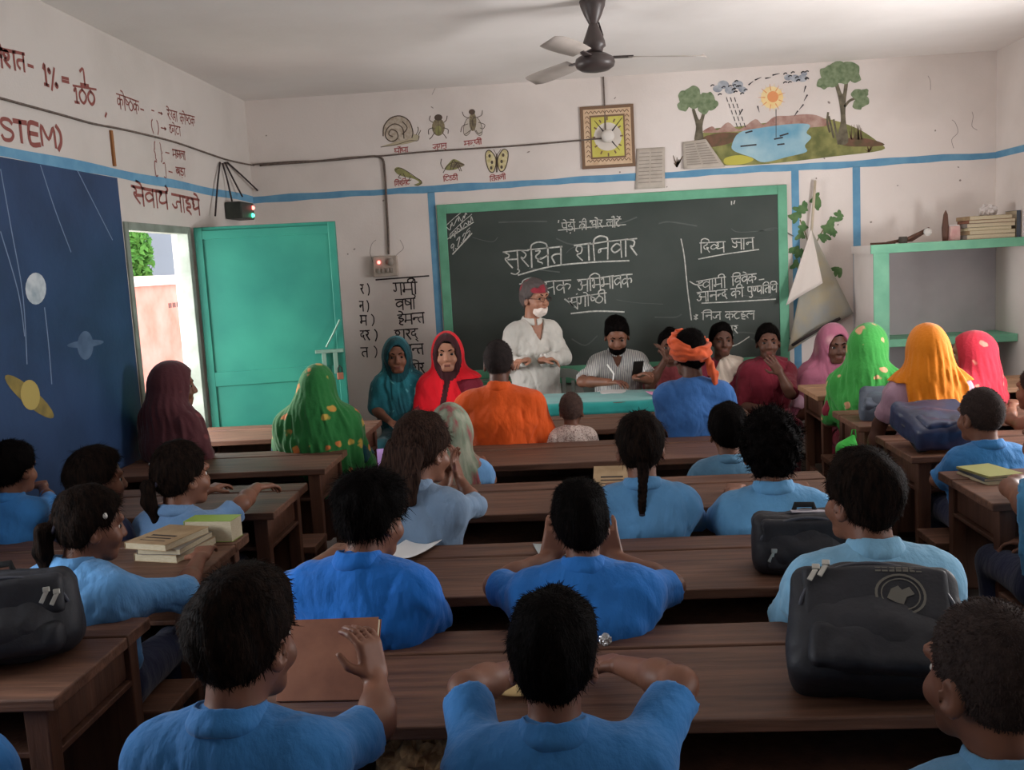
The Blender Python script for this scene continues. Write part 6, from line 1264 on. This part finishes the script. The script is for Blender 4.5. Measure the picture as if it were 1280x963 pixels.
# ------------------------------------------------------------------ what they hold, bags and cloths
def phone(loc, rz):
    p = empty('mobile_phone', loc, 'dark mobile phone held up by the seated writing man', 'phone', rz); p.rotation_euler = (1.0, 0, rz)
    MB().box((0, 0, 0), (.075, .15, .009)).build('phone_case', m_dark, p, bevel=.003); MB().box((0, 0, .005), (.068, .14, .001)).build('screen', mat('phone_screen', srgb(30, 30, 34), rough=.1), p)
q = at_y(797, 462, 6.90); phone(tuple(q), math.pi+.2)
q1, q2 = at_y(766, 476, 6.86), at_y(768, 464, 6.98); b = MB(); b.tube([tuple(q1), tuple(q1*.3+q2*.7), tuple(q2+np.array([-.05, .0, .05]))], [.003, .006, .006], 8); tag(b.build('pen', mat('white_pen', srgb(230, 228, 224), rough=.4), smooth=True), 'white pen in the right hand of the writing man', 'pen')
q = at_z(1000, 700, .72); bag((q[0], 3.06, .722), -.10, (-.12, 0), (.34, .17, .185), 'black bag with a pale name label standing on the second middle desk', tagm=True, seed=1, pulls=((-.35, .3), (-.31, .22)))
q = at_y(1092, 800, 2.24); bag((q[0]-.03, 2.10, .75), -.20, (-.80, .0), (.38, .18, .29), 'large black bag with a round printed emblem on the nearest middle desk', emblem=True, seed=2, pulls=((-.36, .80), (-.30, .84)))
q = at_y(28, 800, 2.5); bag((q[0]-.06, 2.5, .722), .45, (-.25, 0), (.42, .24, .24), 'black bag lying on the end of the nearest left desk', seed=3, pulls=((.36, .62), (.30, .66)))
q = at_y(1168, 545, 4.86); bag((q[0]+.04, 4.70, .79), .12, (-1.3, .0), (.36, .13, .34), 'shiny navy bag lying on the right side desk by the cropped-hair boy', m_bagblue, seed=4)
q = at_y(1092, 505, 5.78); bag((q[0]+.02, 5.66, .74), -.3, (-1.1, 0), (.26, .13, .24), 'small slate blue bag on the desk between the green and orange saris', mat('slate_bag', srgb(84, 92, 104), srgb(60, 66, 78), rough=.5, scale=6, bump=.3), seed=5)
q = at_y(1033, 566, 5.50)
gb = empty('cloth_bag', (RX0-.062, 5.53, q[2]-.07), 'bright green cloth bag hanging at the desk end under the orange sari woman', 'bag'); s_ = Sdf().box((0, 0, .055), (.058, .05, .055), .028, k=0).cap((0, 0, .09), (.03, 0, .15), .045, .012, .05); s_.warp(lambda P: .005*wob(P, 30, 1)); sdf_obj('bag_body', s_, .006, cloth('lime_green', (76, 206, 84)), gb)
b = MB(); b.tube([(.02, 0, .14), (.03, 0, .19), (.045, 0, .19), (.05, 0, .14)], .004, 6); b.build('bag_handle', MATS['cloth_lime_green'], gb, smooth=True)
sheet('lilac_sheet', (at_y(486, 575, 4.16)[0], 4.16, .845), .10, .24, .25, mat('lilac_paper', srgb(198, 160, 222), rough=.8), 'lilac paper held upright beside the loose haired girl', 'paper', .03, tilt=(1.35, 0))
